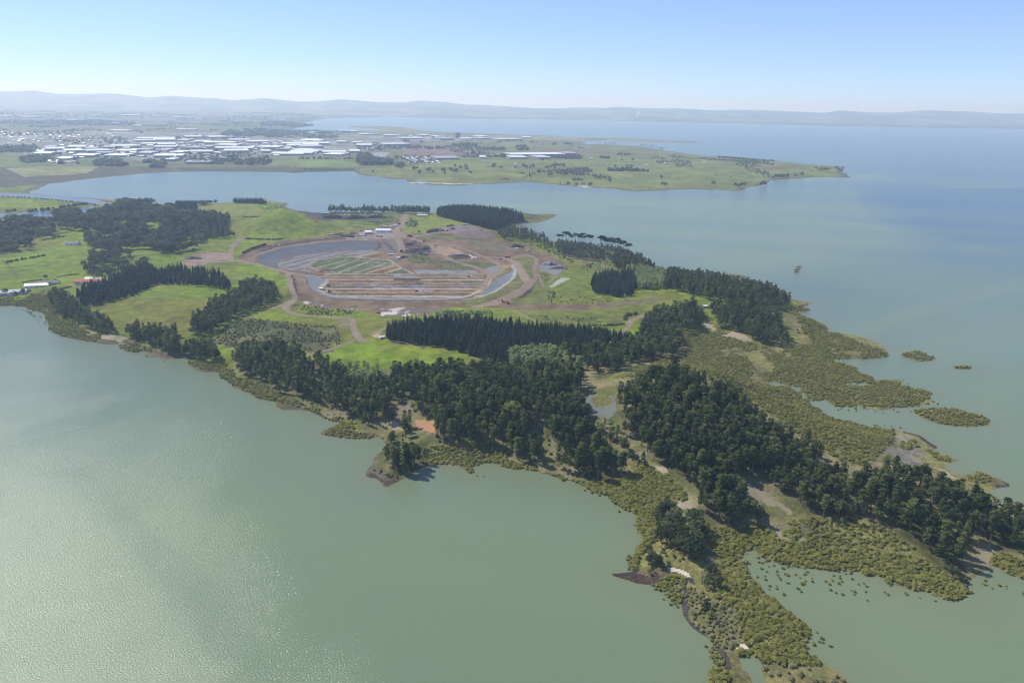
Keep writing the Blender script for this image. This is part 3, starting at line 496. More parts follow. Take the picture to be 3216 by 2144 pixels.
def broadleaf(g, n, s, w=.34, low=.22, k=13):
    lobes, limbs = [], []
    for i in range(k):
        u = (i+.5)/k; t = low+.12+(.72-low)*u; a = i*2.4+g.uniform(-.3, .3); r = w*np.sqrt(max(0.02, 1-(u*1.5-.55)**2))*g.uniform(.5, .9)
        c = np.array([np.cos(a)*r, np.sin(a)*r, t]); q = w*g.uniform(.36, .55); lobes.append((c, np.array([q, q, q*.85]))); limbs.append(c)
    tr = [tube([[0, 0, -.03], [.01, 0, low+.1], [0, 0, .7]], [.03, .022, .008])]
    for c in limbs[::3]: tr.append(tube([[0, 0, low], c*.85+[0, 0, .05]], [.012, .004], 4))
    return crown_from(lobes, n, s, g, .7), join(tr)
def poplar(g, n, s): return broadleaf(g, n, s, w=.19, low=.1, k=12)
def umbrella(g, n, s):                               # tall bare trunk, flat wind-combed head
    lobes, limbs = [], []
    for i in range(9):
        a = i*2.4; r = .20*np.sqrt((i+.4)/9); c = np.array([np.cos(a)*r+.03, np.sin(a)*r, .86+g.uniform(-.07, .07)-r*.15]); lobes.append((c, np.array([.095, .095, .055])*g.uniform(.7, 1.35))); limbs.append(c)
    tr = [tube([[0, 0, -.02], [.02, .01, .5], [0, 0, .85]], [.02, .014, .009])]
    for c in limbs[::2]: tr.append(tube([[0, 0, .62], c*[.6, .6, 1]-[0, 0, .04], c], [.008, .006, .003], 4))
    return crown_from(lobes, n, s, g, .6, .4), join(tr)
def bush(g, n, s, w=.85, core=True):                 # spreading dome down to the ground
    lobes = [(np.array([np.cos(a)*w*.6*r, np.sin(a)*w*.6*r, g.uniform(.3, .5)+.2*(1-r)]), np.array([w*.5, w*.5, .36])*g.uniform(.55, 1.15)) for a, r in ((i*2.4, (i/6)**.5) for i in range(6))]
    v, f = crown_from(lobes, n, s, g, .4, .9); v[:, 2] = np.maximum(v[:, 2], -.02)
    if core:
        a = np.arange(8)*np.pi/4; rr = [w*.8, w*.62, w*.3]; zz = [-.05, .3, .55]
        cv = np.concatenate([np.stack([np.cos(a)*r, np.sin(a)*r, np.full(8, z)], 1) for r, z in zip(rr, zz)])*np.append(g.uniform(.85, 1.1, (24, 2)), np.ones((24, 1)), 1); k = np.arange(8)
        cf = np.concatenate([np.stack([o+k, o+(k+1) % 8, o+8+(k+1) % 8, o+8+k], 1) for o in (0, 8)]+[np.array([[16, 17, 18, 19], [16, 19, 20, 23], [20, 21, 22, 23]])])
        v, f = join([(v, f), (cv, cf)])
    return v, f

TREE_MAT = {}
def mats(kind, lo, hi, trans=.28, var=.5): TREE_MAT[kind] = (leaf_mat(kind+'_foliage', lo, hi, False, trans, var), leaf_mat(kind+'_mass_foliage', lo, hi, True, trans, var))
mats('pine', (.034, .054, .022), (.165, .19, .062), .4); mats('conifer', (.020, .038, .024), (.065, .098, .045)); mats('broadleaf', (.048, .064, .032), (.165, .18, .088), .38)
mats('poplar', (.24, .30, .115), (.38, .43, .19), .45); mats('umbrella', (.02, .034, .018), (.052, .072, .035)); mats('mangrove', (.165, .172, .046), (.285, .275, .088), .4, .45); mats('shrub', (.078, .092, .036), (.165, .17, .07), .3)
mats('lime', (.22, .24, .06), (.30, .31, .11), .4); mats('dead', (.20, .17, .14), (.30, .26, .22), .1); mats('flax', (.17, .17, .065), (.32, .28, .15), .25)
Mbark = simple_mat('grey_bark', (.16, .13, .105), .9, .3, .8); 
MAKE = {'pine': pine, 'conifer': conifer, 'broadleaf': broadleaf, 'poplar': poplar, 'umbrella': umbrella, 'lime': broadleaf, 'dead': lambda g, n, s: broadleaf(g, n, s, w=.25)}
NF = {'pine': (460, .024), 'conifer': (420, .030), 'broadleaf': (480, .042), 'poplar': (420, .032), 'umbrella': (420, .032), 'lime': (560, .04), 'dead': (70, .02)}     # quads, size: near copy
NM = {'pine': (130, .038), 'conifer': (120, .052), 'broadleaf': (150, .070), 'poplar': (130, .055), 'umbrella': (150, .05)}
PROTO, PROTOM = {}, {}
for k, (n, s) in NF.items():
    g = np.random.default_rng(abs(hash(k)) % 1000 if False else sum(map(ord, k))); PROTO[k] = []
    for i in range(4):
        (cv, cf), (tv, tf) = MAKE[k](g, n, s)
        co = mesh_np('crown', cv, cf, TREE_MAT[k][0]); to = mesh_np('trunk', tv, tf, Mbark); PROTO[k].append((co.data, to.data))
        bpy.data.objects.remove(co); bpy.data.objects.remove(to)
    if k in NM: PROTOM[k] = [MAKE[k](g, *NM[k]) for _ in range(5)]
PROTO['bush'] = []
gB = np.random.default_rng(5); PROTOM['bush'] = [bush(gB, 34, .26) for _ in range(6)]; PROTOM['smallbush'] = [bush(gB, 15, .36, core=True) for _ in range(5)]
NEARBUSH = [bush(gB, 130, .15) for _ in range(5)]
def bush_meshes(mat):
    out = []
    for v, f in NEARBUSH:
        o = mesh_np('bush', v, f, mat); out.append(o.data); bpy.data.objects.remove(o)
    return out
MANG, SHRUB, FLAX = bush_meshes(TREE_MAT['mangrove'][0]), bush_meshes(TREE_MAT['shrub'][0]), bush_meshes(TREE_MAT['flax'][0])

def scatter(spec, gap, top=0.0, keep=1.0, land=True, ban=(ROAD, POND, SAND), seed=0, jit=.85, base_margin=0.0):
    """points on the land whose foot and tip both fall inside the outline seen in the photo"""
    poly = px(spec); w = ground0(poly); lo, hi = w.min(0)-40, w.max(0)+120; hi = np.minimum(hi, [24000, 20000]); g = np.random.default_rng(seed+len(spec))
    nx, ny = int((hi[0]-lo[0])/gap)+1, int((hi[1]-lo[1])/gap)+1
    X_, Y_ = np.meshgrid(np.arange(nx), np.arange(ny)); P = np.stack([X_+(Y_ % 2)*.5, Y_], -1).reshape(-1, 2)*gap+lo+g.uniform(-.5, .5, (nx*ny, 2))*gap*jit
    z = np.maximum(z_at(P), 0); b = np.concatenate([P, z[:, None]], 1); tp = b+[0, 0, top]
    m = inpoly(project(b)-[0, base_margin], poly)
    if top: m &= inpoly(project(tp), poly)
    c = cls_at(P)
    if land: m &= (c >= 0) & (z > .05)
    for q in ban: m &= c != q
    m &= g.random(len(P)) < keep
    return b[m]

STANDS = []      # kind, positions, heights, label, group
def stand(kind, spec, gap, h, label, group, **kw):
    if kind == 'pine' and 'mix' not in kw:
        q = scatter(spec, gap*1.0, top=h[0]*.3, keep=.17, seed=5); STANDS.append(('broadleaf', q, np.random.default_rng(len(q)).uniform(h[0]*.45, h[0]*.75, len(q)), 'lighter grey green tree mixed in among the '+group, 'lighter trees among the '+group))
    mask = kw.pop('mask', None); tf = kw.pop('tf', .25 if kind == 'poplar' else .62)
    g = np.random.default_rng(len(spec)*7+int(gap*10)); p = scatter(spec, gap*(.78 if kind == 'pine' else 1), top=h[0]*tf, **kw)
    if mask: p = p[fbm(p[:, 0]/mask[0], p[:, 1]/mask[0], 81, 3) > mask[1]]
    STANDS.append((kind, p, g.uniform(h[0], h[1], len(p))*(g.uniform(.62, 1.02, len(p)) if kind == 'pine' else 1), label, group)); return p
def single(kind, spots, h, label, group=None):
    p = pt(spots); STANDS.append((kind, p, np.full(len(p), h)*np.random.default_rng(3).uniform(.78, 1.15, len(p)), label, group))
# --- headland pines
stand('pine', "P 0,10 140,20 320,60 480,40 640,90 800,40 900,5 1040,40 1180,90 1370,150 1470,190 1620,290 1640,350 1780,320 1844,370 2100,420 2100,700 1844,650 1640,600 1500,520 1430,620 1400,780 1340,835 1220,740 1150,640 1050,560 1000,500 850,430 620,430 330,385 200,260 50,190", 8.6, (17, 24), "dark pine in the open stand at the neck of the far right shore", "pines in the open right hand stand", keep=.9)
stand('pine', "M 1120,500 1160,380 1300,330 1500,200 1720,165 1900,230 2120,340 2290,380 N 0,830 100,880 120,960 250,1070 340,1080 400,1160 560,1200 690,1300 780,1400 650,1450 600,1568 O 1260,80 1140,100 1080,130 1150,260 1280,450 1180,470 980,450 930,420 770,385 780,230 640,110 560,40 M 1640,1240 1480,1160 1400,1090 1300,1090 1230,830 1220,760 1120,600", 7.8, (17, 24), "dark pine packed on the wooded hill between mangroves and bay", "pines on the wooded hill", keep=.96)
stand('pine', "L 590,930 700,870 830,790 920,840 1100,830 1190,990 1040,1080 900,1150 800,1110 600,1060", 8.5, (20, 26), "dark pine on the small rocky point in the bay", "pines on the rocky point")
stand('pine', "L 820,520 940,500 1020,570 1030,700 900,780 870,650", 8, (18, 24), "pine between the muddy pond and the orange clay clearing", "pines by the clay clearing")
stand('pine', "J 0,840 200,830 450,840 800,810 1050,815 1200,835 1500,830 1700,820 2000,830 2100,900 2110,1030 2120,1120 1800,1130 M 470,500 620,500 810,620 740,740 870,780 1000,900 1040,1000 1060,1100 1170,1170 1280,1290 1050,1340 850,1390 720,1310 480,1240 460,1000 290,740 190,740 330,1110 480,1240 300,1190 60,1160 L 2080,1010 1990,960 1990,790 1830,860 1600,830 1560,800 1300,780 1220,720 1200,560 1180,480 1000,330 1040,240 940,230", 8.2, (18, 25), "dark pine in the wide belt along the bay head", "pines in the belt behind the bay", keep=.97)
stand('pine', "I 410,760 480,650 620,600 850,580 1000,590 1100,640 1200,720 1310,860 1310,770 1360,730 1450,750 1460,820 1580,830 1640,960 2000,960 2335,870 2335,1060 2200,1120 2270,1170 2060,1270 2130,1360 2090,1450 1800,1460 1500,1290 1250,1200 1100,1150 900,1120 760,990 550,960 480,900 470,850", 8.4, (16, 22), "dark pine in the shore wood below the scrub field", "pines in the shore wood", keep=.93)
stand('pine', "K 720,800 780,720 960,690 1130,655 1190,720 1190,880 1000,930 990,980 1050,1090 850,1110 700,1150 560,1180 520,1290 400,1290 220,1290 230,1150 0,1100 0,1040 400,1000 640,940", 8.5, (17, 24), "dark pine at the ragged end of the plantation by the marsh", "pines at the plantation end", keep=.93)
stand('pine', "K 1260,650 1500,650 1720,710 1850,790 1860,870 1930,960 1980,1005 1860,1015 1650,990 1500,900 1330,870 1300,780 1250,740", 8.2, (17, 23), "dark pine in the wedge of wood running out to the marsh", "pines in the marsh side wedge", keep=.95)
stand('pine', "H 520,40 620,40 740,100 900,260 1000,290 1150,360 1250,460 1180,492 1000,485 830,395 620,330 510,150", 6.4, (13, 18), "dark tree in the shore thicket below the hay field", "trees in the shore thicket"); stand('pine', "H 1310,430 1450,390 1520,450 1640,420 1850,420 1870,530 1830,600 2000,560 2200,560 2280,680 2340,785 2140,785 1800,740 1600,620 1400,585 1310,500", 6.6, (15, 20), "dark tree on the shore bank under the belt", "trees on the shore bank")
stand('conifer', "D 630,950 700,915 930,840 1000,800 1180,735 1280,765 1300,885 1190,945 1050,1005 900,1045 720,1085 650,1060", 6.5, (12, 20), "dark conifer in the shelter belt left of the bright field", "conifers in the left shelter belt"); stand('conifer', "D 1290,780 1380,765 1500,735 1540,775 1640,765 1780,785 1880,850 1912,945 1860,950 1700,918 1500,908 1300,892", 6.8, (10, 18), "dark conifer in the shelter belt behind the bright field", "conifers in the rear shelter belt", keep=.9)
stand('pine', "D 1890,980 2000,870 2120,855 2250,890 2300,1000 2240,1060 2000,1150 1900,1176 I 700,262 450,332 350,402 210,520 0,520 0,310 100,260 250,130 400,90", 8.0, (16, 22), "dark pine in the thick belt right of the bright field", "pines in the right belt")
stand('conifer', "J 40,430 120,370 500,330 900,320 1200,350 1500,390 2000,430 2335,460 2335,640 2100,780 2000,700 1500,720 1330,720 1330,830 1200,822 1000,742 800,682 600,642 300,600 110,582 60,562", 5.6, (11.5, 18.5), "pointed dark conifer in the close ranks of the plantation", "plantation conifers")
stand('conifer', "K 0,860 260,860 420,890 640,920 700,960 600,1010 400,990 0,1060", 5.8, (14, 18), "pointed dark conifer at the thin tail of the plantation", "conifers at the plantation tail")
stand('conifer', "K 265,490 300,430 400,400 640,390 650,540 610,600 480,612 300,582", 6, (15, 20), "dark conifer in the square block beside the pale poplars", "conifers in the square block")
stand('conifer', "G 640,240 900,188 1200,200 1500,230 1700,260 1760,330 1780,370 1600,400 1540,440 1420,505 1200,432 1000,392 690,312", 6.5, (18, 23), "tall black conifer in the solid wood by the cove", "conifers in the wood by the cove"); stand('pine', "E 1100,210 1250,160 1600,150 1900,180 2352,212 2352,288 1700,275 1110,272", 8.5, (13, 24), "dark pine in the long row behind the quarry", "pines in the row behind the quarry", tf=.45)
stand('conifer', "D 1440,210 1620,205 1620,285 1440,285", 7, (13, 16), "dark conifer in the small clump by the inner bay", "conifers in the small clump"); stand('conifer', "D 1870,165 2040,165 2195,215 2190,240 1990,235 1880,222", 7, (14, 17), "dark conifer in the block on the far point", "conifers in the far point block"); stand('broadleaf', "D 1580,215 1860,170 1870,215 1650,255", 10, (9, 13), "dull tree on the bank before the inner bay", "trees on the inner bank")
stand('pine', "K 860,400 960,380 1060,405 1240,415 1400,460 1500,475 1700,500 1850,570 1920,640 1945,692 1720,712 1500,655 1270,640 1000,572 930,550 880,530", 8.2, (16, 22), "dark pine in the long wood along the outer shore", "pines in the outer shore wood"); stand('pine', "K 480,230 600,240 700,285 800,345 810,392 650,395 480,382 420,310", 8.5, (16, 21), "dark pine on the bluff above the outer shore", "pines on the outer bluff")
stand('pine', "G 1420,505 1560,435 1700,475 1800,500 1960,535 2060,620 2200,650 2352,680 2352,800 2200,740 2000,690 1850,640 1700,620 1480,610 1410,560", 10, (14, 20), "loose tree on the slope between earthworks and cove", "trees on the slope by the cove", keep=.8); stand('broadleaf', "K 0,180 100,170 300,200 420,235 440,300 300,320 200,300 60,280 0,260", 9, (7, 12), "dull green tree in the patchy scrub by the far bluff", "trees in the patchy scrub", keep=.8)
stand('poplar', "K 560,392 660,380 800,398 890,420 905,500 860,562 650,545 640,480", 7.5, (14, 19), "pale green poplar beside the square conifer block", "pale poplars by the square block"); single('poplar', "J 1350,830 1380,850 1420,820 1520,860 1560,840 1600,860 1640,850 1680,870 1720,860 1760,850 1800,865 1840,850 1880,870 1920,850 1950,870 2060,870", 17, 'tall pale green poplar in the front rank below the plantation', 'pale poplars in the front rank')
stand('poplar', "J 1330,760 1340,690 1420,670 1500,700 1600,680 1850,680 2000,730 1990,800 1900,790 1650,850 1350,840", 7.5, (14, 19), "pale green poplar in the hollow below the plantation", "pale poplars below the plantation"); stand('poplar', "I 1600,1000 1750,940 1980,930 2000,1000 1900,1060 1640,1060", 8, (13, 17), "pale green tree among the dark shore pines", "pale trees in the shore wood"); stand('poplar', "L 270,0 640,0 640,90 400,160 270,180", 9, (12, 16), "soft green tree at the field edge above the bay wood", "soft green trees at the field edge", keep=.6)
stand('pine', "M 1010,880 1230,830 1300,1090 1480,1170 1640,1250 1480,1250 1300,1200 1170,1120", 13, (9, 17), "scattered pine on the open ground between the two big woods", "pines on the open ground", keep=.7)
stand('broadleaf', "M 1010,900 1200,880 1300,1100 1420,1180 1250,1240 1120,1080", 9, (5, 9), "small bushy tree on the open ground between the two big woods", "bushy trees on the open ground", keep=.6)
stand('poplar', "M 870,780 1000,770 1180,780 1220,850 1200,930 1030,960 950,880", 8, (8, 12), "fresh green tree by the outlet of the small lake", "fresh trees by the small lake")
stand('broadleaf', "D 450,310 620,270 700,350 760,260 1000,215 1160,195 1300,240 1420,260 1480,310 1640,320 1700,420 1660,590 1460,650 1350,640 1170,610 1000,625 900,640 720,610 700,540 740,480 600,460 480,440 450,400", 10.5, (11, 22), "grey green gum tree in the big left wood", "gum trees in the big wood", mask=(30, .41)); stand('pine', "D 1440,330 1640,295 1890,340 1890,390 1860,470 1990,482 1920,515 1740,540 1640,500 1500,470", 9, (14, 22), "black pine at the dense right end of the big wood", "pines at the big wood end"); stand('broadleaf', "D -600,420 0,365 230,345 420,375 455,460 420,525 250,535 260,605 0,655 -600,760", 10.5, (11, 20), "dull gum tree in the wood at the left edge", "gum trees in the left edge wood", mask=(32, .40))
stand('broadleaf', "D 670,740 760,640 860,660 900,640 960,600 1060,640 1080,740 1200,660 1210,740 1290,790 930,850 740,850", 12, (11, 17), "mixed farm tree round the red roofed farmhouse", "trees round the farmhouse", keep=.75); stand('broadleaf', "H 0,40 80,40 160,60 330,30 330,90 250,110 60,130 0,110", 12, (7, 11), "garden tree by the houses on the near shore", "garden trees by the shore houses", keep=.8)
stand('broadleaf', "L 950,240 1030,240 1180,470 1140,540 1000,540 960,440", 9, (7, 11), "greyish scrubby tree behind the muddy pond", "scrubby trees behind the muddy pond", keep=.8); stand('broadleaf', "O 480,330 640,300 760,380 830,460 830,640 950,660 940,740 850,720 680,700 600,620 480,560", 8, (10, 16), "grey leaved tree in the knot of trees on the spit", "trees in the knot on the spit", keep=.9); stand('broadleaf', "O 780,780 880,720 960,800 960,900 860,930 790,860", 7, (8, 12), "dark tree by the fallen log on the spit", "dark trees on the spit")
stand('broadleaf', "O 350,775 430,755 540,760 560,790 450,815", 6, (3, 5), "low bushy tree on the rocky nose of the spit", "low trees on the rocky nose", keep=.7)
stand('broadleaf', "O 380,640 450,600 540,680 540,760 460,760 390,720", 6, (6, 9), "glossy leaved tree on the rocky nose of the spit", "glossy trees on the rocky nose"); stand('broadleaf', "O 760,1000 840,990 850,1080 790,1090", 7, (6, 9), "round dark tree on the dune of the spit", "round trees on the dune"); stand('broadleaf', "M 450,500 780,480 830,700 760,760 560,760", 9, (13, 18), "half bare greyish tree beside the small lake", "half bare trees by the lake", keep=.8)
stand('pine', "K 0,140 150,150 330,180 480,210 640,262 600,310 420,250 200,215 0,205", 8, (8, 14), 'short dark pine under the tall flat headed ones on the bluff', 'short pines on the bluff', tf=.4)
single('umbrella', "K 12,165 40,168 70,166 95,168 118,170 150,168 172,176 188,174 205,172 218,178 232,180 252,178 268,184 285,190 350,205 362,206 372,200 384,208 395,214 410,214 425,212 440,220 455,224 472,226 490,226 505,234 520,240 540,246 560,250 585,262", 25, "tall bare trunked pine with a flat head on the skyline of the bluff", "tall flat headed pines on the bluff")
single('lime', "M 25,775", 25, "rounded yellow green tree standing out of the dark pines"); single('lime', "M 215,530", 19, "golden brown topped tree among the dark belt pines"); single('poplar', "L 1565,440", 21, "single pale green crown among the belt pines"); single('poplar', "K 555,632", 14, "pale bluish round tree at the foot of the square block"); single('poplar', "H 1210,490", 12, "pale grey round tree at the end of the shore thicket")
single('poplar', "G 2080,1380", 13, "soft green tree standing alone right of the haul road"); single('dead', "O 900,1150", 11, "bare white dead tree on the dune of the spit"); single('dead', "O 800,850", 12, "fallen looking bleached dead tree on the spit"); single('dead', "P 790,490", 12, "bleached dead tree at the front edge of the open stand"); single('dead', "L 820,1120", 9, "bleached dead tree on the rocky point"); single('broadleaf', "D 380,855", 11, "round tree beside the long white shed"); single('broadleaf', "D 460,885", 9, "dark round tree right of the grey roofed house"); single('broadleaf', "D 1165,740", 17, "tall dark tree alone on the rise above the farmhouse"); single('lime', "O 860,1110", 7, "small yellow green tree on the dune of the spit")
single('pine', "I 1380,860", 19, "lone dark pine on the field edge above the shore wood"); single('broadleaf', "I 1270,1040", 12, "grey leafless looking tree inside the shore wood"); single('conifer', "K 272,372", 14, "lone pointed conifer on the right hand paddock"); single('conifer', "G 350,350", 8, "small dark conifer beside the access road"); single('broadleaf', "G 455,520", 8, "round bush tree below the upper paddock")
# --- peninsula and mainland trees
single('broadleaf', "B 640,695 850,665 830,655 940,675 965,670 1040,690 1060,685 1085,698 1160,690 1168,708 1245,655 1285,670 1330,680 1325,660 1250,695 1215,688 1357,703 985,705 1525,660 1535,645 1690,665 1750,655 1770,660 1800,665 1820,660 1940,720 1960,715 1890,610 1585,664", 21, "dark tree dotted over the green farm peninsula", "trees dotted over the peninsula"); single('conifer', "B 1755,730 1775,722 1795,714 1815,705 1835,696 1852,688 1868,680 1885,672 1800,722 1830,706 1860,692", 18, "dark conifer in the slanting row on the peninsula", "conifers in the slanting peninsula row")
single('broadleaf', "B 1920,665 1945,660 1970,655 1990,650 2010,648 2035,650 2050,655 1980,664", 22, "dark tree in the round grove on the peninsula", "trees in the round peninsula grove"); single('broadleaf', "C 310,655 330,675 360,678 395,672 400,650 430,655 470,680 490,685 510,690 530,690 550,693 650,740 660,790 680,795 1035,785 1195,800 1215,803 1235,800 1255,795 1270,790 1380,788 1400,788 1415,785 1490,730 1510,732 1535,728 1560,728 1580,725 1640,722 1690,715 1820,682 1845,680 1870,680 1940,670 1960,680 1975,690 1995,665", 20, "dark tree along the tip and shore of the peninsula", "trees along the peninsula tip"); single('broadleaf', "C 580,590 600,588 625,590 655,595 670,595 360,605 440,605 500,490 520,495 545,498 570,502 590,505 620,512 645,518 660,522 270,480 290,482 310,484 240,480 200,478 740,568", 18, "dark tree on the back ridge of the peninsula", "trees on the back ridge")
FARW = []
for s, gap, h in (("A 150,560 300,560 440,590 460,625 330,640 160,610", 24, 14), ("A 540,580 650,575 680,640 560,635", 24, 14), ("A 680,585 900,585 1200,590 1230,620 1220,655 1000,645 700,640", 22, 15), ("A 1350,600 1700,560 1980,560 2010,620 1900,635 1360,630", 26, 13), ("A 1620,400 1700,375 1900,360 2100,375 2100,425 1900,430 1640,415", 30, 18), ("A 1920,320 2000,305 2150,310 2200,335 2180,352 1930,345", 40, 18), ("A 2200,330 2310,330 2320,352 2210,352", 40, 16), ("B 525,545 600,545 640,575 780,590 770,640 540,640", 22, 18), ("B 800,615 860,615 870,660 810,650", 20, 16),
                  ("B 1220,475 1400,475 1425,510 1350,510 1230,490", 30, 15), ("B 1450,500 1610,500 1620,525 1460,530", 28, 14), ("B 1680,485 1750,485 1800,520 1690,530", 28, 16), ("B 1580,555 1670,560 1660,595 1590,590", 24, 14), ("B 2090,550 2180,570 2190,600 1950,600 1960,580", 24, 12), ("B 860,445 1040,460 1030,475 870,470", 34, 12), ("B 2200,600 2352,590 C 160,560 300,575 200,590 0,600", 26, 12), ("A 0,490 250,480 300,520 200,545 0,555", 28, 12), ("A 0,300 700,300 1000,310 1000,340 500,345 0,330", 60, 14), ("A 220,345 440,342 450,362 230,362", 40, 14), ("A 400,430 900,420 1000,470 700,490 420,470", 45, 9), ("B 0,372 380,378 380,440 0,440", 40, 10),
                  ("B 1950,470 2100,470 2110,490 1960,492", 30, 12), ("C 1050,565 1500,600 1530,610 1480,608 1050,575", 18, 9), ("C 1050,592 1210,597 1210,612 1060,612", 20, 6), ("C 1430,645 1560,645 1550,665 1430,662", 20, 6), ("C 580,600 740,605 735,625 590,618", 20, 7), ("B 1990,680 2120,670 2250,690 2250,715 2000,700", 22, 8), ("B 1180,735 1640,730 1650,745 1190,748", 16, 5), ("B 0,655 500,652 510,668 0,690", 20, 4), ("B 0,575 400,570 520,585 520,605 0,600", 30, 9), ("C 250,655 420,655 560,670 555,692 260,680", 18, 12), ("C 120,700 290,730 300,755 190,752", 22, 6), ("C 320,545 420,550 410,568 320,566", 20, 10), ("A 2100,500 2352,500 2352,520 2100,515", 40, 9), ("B 1300,560 1600,560 1600,580 1310,590", 26, 9), ("B 860,570 1150,570 1150,625 900,635", 30, 7), ("A 600,500 1900,500 1900,560 600,560", 60, 8)):
    p = scatter(s, gap*.85, top=h*.5, ban=(POND,)); p = p[fbm(p[:, 0]/110, p[:, 1]/160, 71, 3) > .43]; FARW.append((p, np.random.default_rng(len(p)).uniform(.7, 1.2, len(p))*h))

for s, gap, h, th in (("A -200,300 2352,300 2352,420 B 900,420 0,440 A 2352,470 1500,440 900,470 -200,400", 55, 11, .60), ("A -200,230 2352,250 2352,300 -200,310", 90, 14, .56), ("A 300,490 2100,470 2352,560 1300,600 250,570", 34, 8, .57), ("B 500,470 1700,450 2352,520 2352,600 1400,560 1000,590 540,600", 34, 9, .60), ("B 1700,690 2352,640 C 200,640 600,690 550,790 100,780 B 2000,770", 16, 6, .55), ("C 700,560 1300,600 1900,650 1900,700 1400,740 800,690", 20, 5, .55)):
    p = scatter(s, gap, ban=(POND,), jit=1.0); p = p[fbm(p[:, 0]/260, p[:, 1]/420, 72, 4) > th]; FARW.append((p, np.random.default_rng(len(p)).uniform(.6, 1.25, len(p))*h))

# --- build: the largest 300 of a kind by themselves, the rest of the kind as one mass
NAME = {'pine': ('pine_tree', 'pine_forest', 'dark pines too many to count behind the nearest ones on the headland'), 'conifer': ('conifer_tree', 'conifer_wood', 'close ranks of dark conifers farther back in the plantation and belts'), 'broadleaf': ('broadleaf_tree', 'broadleaf_wood', 'grey green woodland farther back on the island'), 'poplar': ('poplar_tree', 'poplar_wood', ''), 'umbrella': ('coast_pine', '', ''), 'lime': ('round_tree', '', ''), 'dead': ('dead_tree', '', '')}
def mass(name, protos, pos, hgt, mat, label, wide=None, seed=1, attr=True):
    g = np.random.default_rng(seed); vs, fs, ti, o = [], [], [], 0; w = np.ones(len(pos)) if wide is None else wide
    for i in range(len(pos)):
        pv, pf = protos[g.integers(len(protos))]; a = g.uniform(0, 6.283); c, s = math.cos(a), math.sin(a); hh = hgt[i]; ww = hh*w[i]*g.uniform(.82, 1.3)
        vs.append(np.stack([(pv[:, 0]*c-pv[:, 1]*s)*ww+pos[i, 0], (pv[:, 0]*s+pv[:, 1]*c)*ww+pos[i, 1], pv[:, 2]*hh+pos[i, 2]], 1)); fs.append(pf+o); o += len(pv); ti.append(np.full(len(pf), g.random(), np.float32))
    ob = mesh_np(name, np.concatenate(vs), np.concatenate(fs), mat, face_attr={'tint': np.concatenate(ti)}); tag(ob, label, name.replace('_', ' '), None, 'stuff'); return ob
def clone(name, data, parent):
    o = bpy.data.objects.new(name, data); COL.objects.link(o); o.parent = parent; return o
CAP = 300
for kind in NAME:
    rows = [(p, h, lab, grp) for k, P, H_, lab, grp in STANDS if k == kind for p, h in zip(P, H_)]
    if not rows: continue
    size = np.array([h/np.linalg.norm(p-[0, 0, CAMH]) for p, h, _, _ in rows])
    inside = np.array([(project(p+[0, 0, h*.6]) > [-10, -10]).all() and (project(p+[0, 0, h*.6]) < [3226, 2170]).all() for p, h, _, _ in rows])
    grp_one = np.array([0 if g_ is None else 1 for _, _, _, g_ in rows])
    order = np.argsort(-(size*inside+(1-grp_one)*9))
    g = np.random.default_rng(77)
    for i in order[:CAP]:
        if not inside[i]: continue
        p, h, lab, grp = rows[i]; e = bpy.data.objects.new(NAME[kind][0], None); COL.objects.link(e)
        e.location = p; wid = g.uniform(.85, 1.35)*(1.22 if kind == 'pine' else 1); e.scale = (h*wid, h*wid, h); e.rotation_euler = (0, 0, g.uniform(0, 6.28))
        tag(e, lab, NAME[kind][0].replace('_', ' ').replace('broadleaf tree', 'tree'), grp); cm, tm = PROTO[kind][g.integers(4)]; clone('crown', cm, e); clone('trunk', tm, e)
    rest = list(order[CAP:])
    if rest and kind in PROTOM:
        P_ = np.array([rows[i][0] for i in rest]); H2 = np.array([rows[i][1] for i in rest])
        mass(NAME[kind][1], [c for c, t in PROTOM[kind]], P_, H2, TREE_MAT[kind][1], NAME[kind][2], np.full(len(P_), 1.22 if kind == 'pine' else 1.0))
        g2 = np.random.default_rng(1)
    print(kind, len(rows))
FP = np.concatenate([p for p, _ in FARW]); FH = np.concatenate([h for _, h in FARW])
mass('far_woods', [PROTOM['smallbush'][i] for i in range(5)], FP, FH, TREE_MAT['broadleaf'][1], 'dark belts of trees among the fields and sheds of the far mainland', np.full(len(FP), .95), 4); print('far', len(FP))

# ------------------------------------------------------------------ mangroves, shrubs, hedges
MANGS = []
def mang(spec, gap, w, keep=1.0, land=True, seed=0, mask=None):
    p = scatter(spec, gap*(.58 if land else .6), land=land, ban=(POND, SAND, ROCK, GRASS, ROAD) if land else (), keep=keep, seed=seed, jit=1.0); g = np.random.default_rng(len(p)+seed)
    if mask: p = p[fbm(p[:, 0]/mask[0], p[:, 1]/(mask[0]*1.6), 91, 4) > mask[1]]
    MANGS.append((p, g.uniform(w[0], w[1], len(p))*(.68 if land else .6), land))
mang("O 0,180 300,60 560,80 740,240 620,300 480,340 480,560 380,640 330,780 250,790 320,650 390,570 340,420 250,350 90,210", 4.2, (4, 7))
mang("O 760,400 960,450 1280,470 1582,520 P 400,600 850,640 1150,700 1300,800 1460,860 1450,960 1340,985 850,860 600,770 250,745 0,700 O 1060,680 940,760 900,640 830,520", 4.2, (4, 7.5))
mang("O 920,800 1100,700 1140,830 1340,1000 1582,1130 P 330,1160 400,1220 490,1270 480,1330 310,1370 430,1440 O 1240,1430 1100,1480 1060,1330 1160,1340 1080,1230 1060,1060 880,960", 4.0, (4, 7.5))
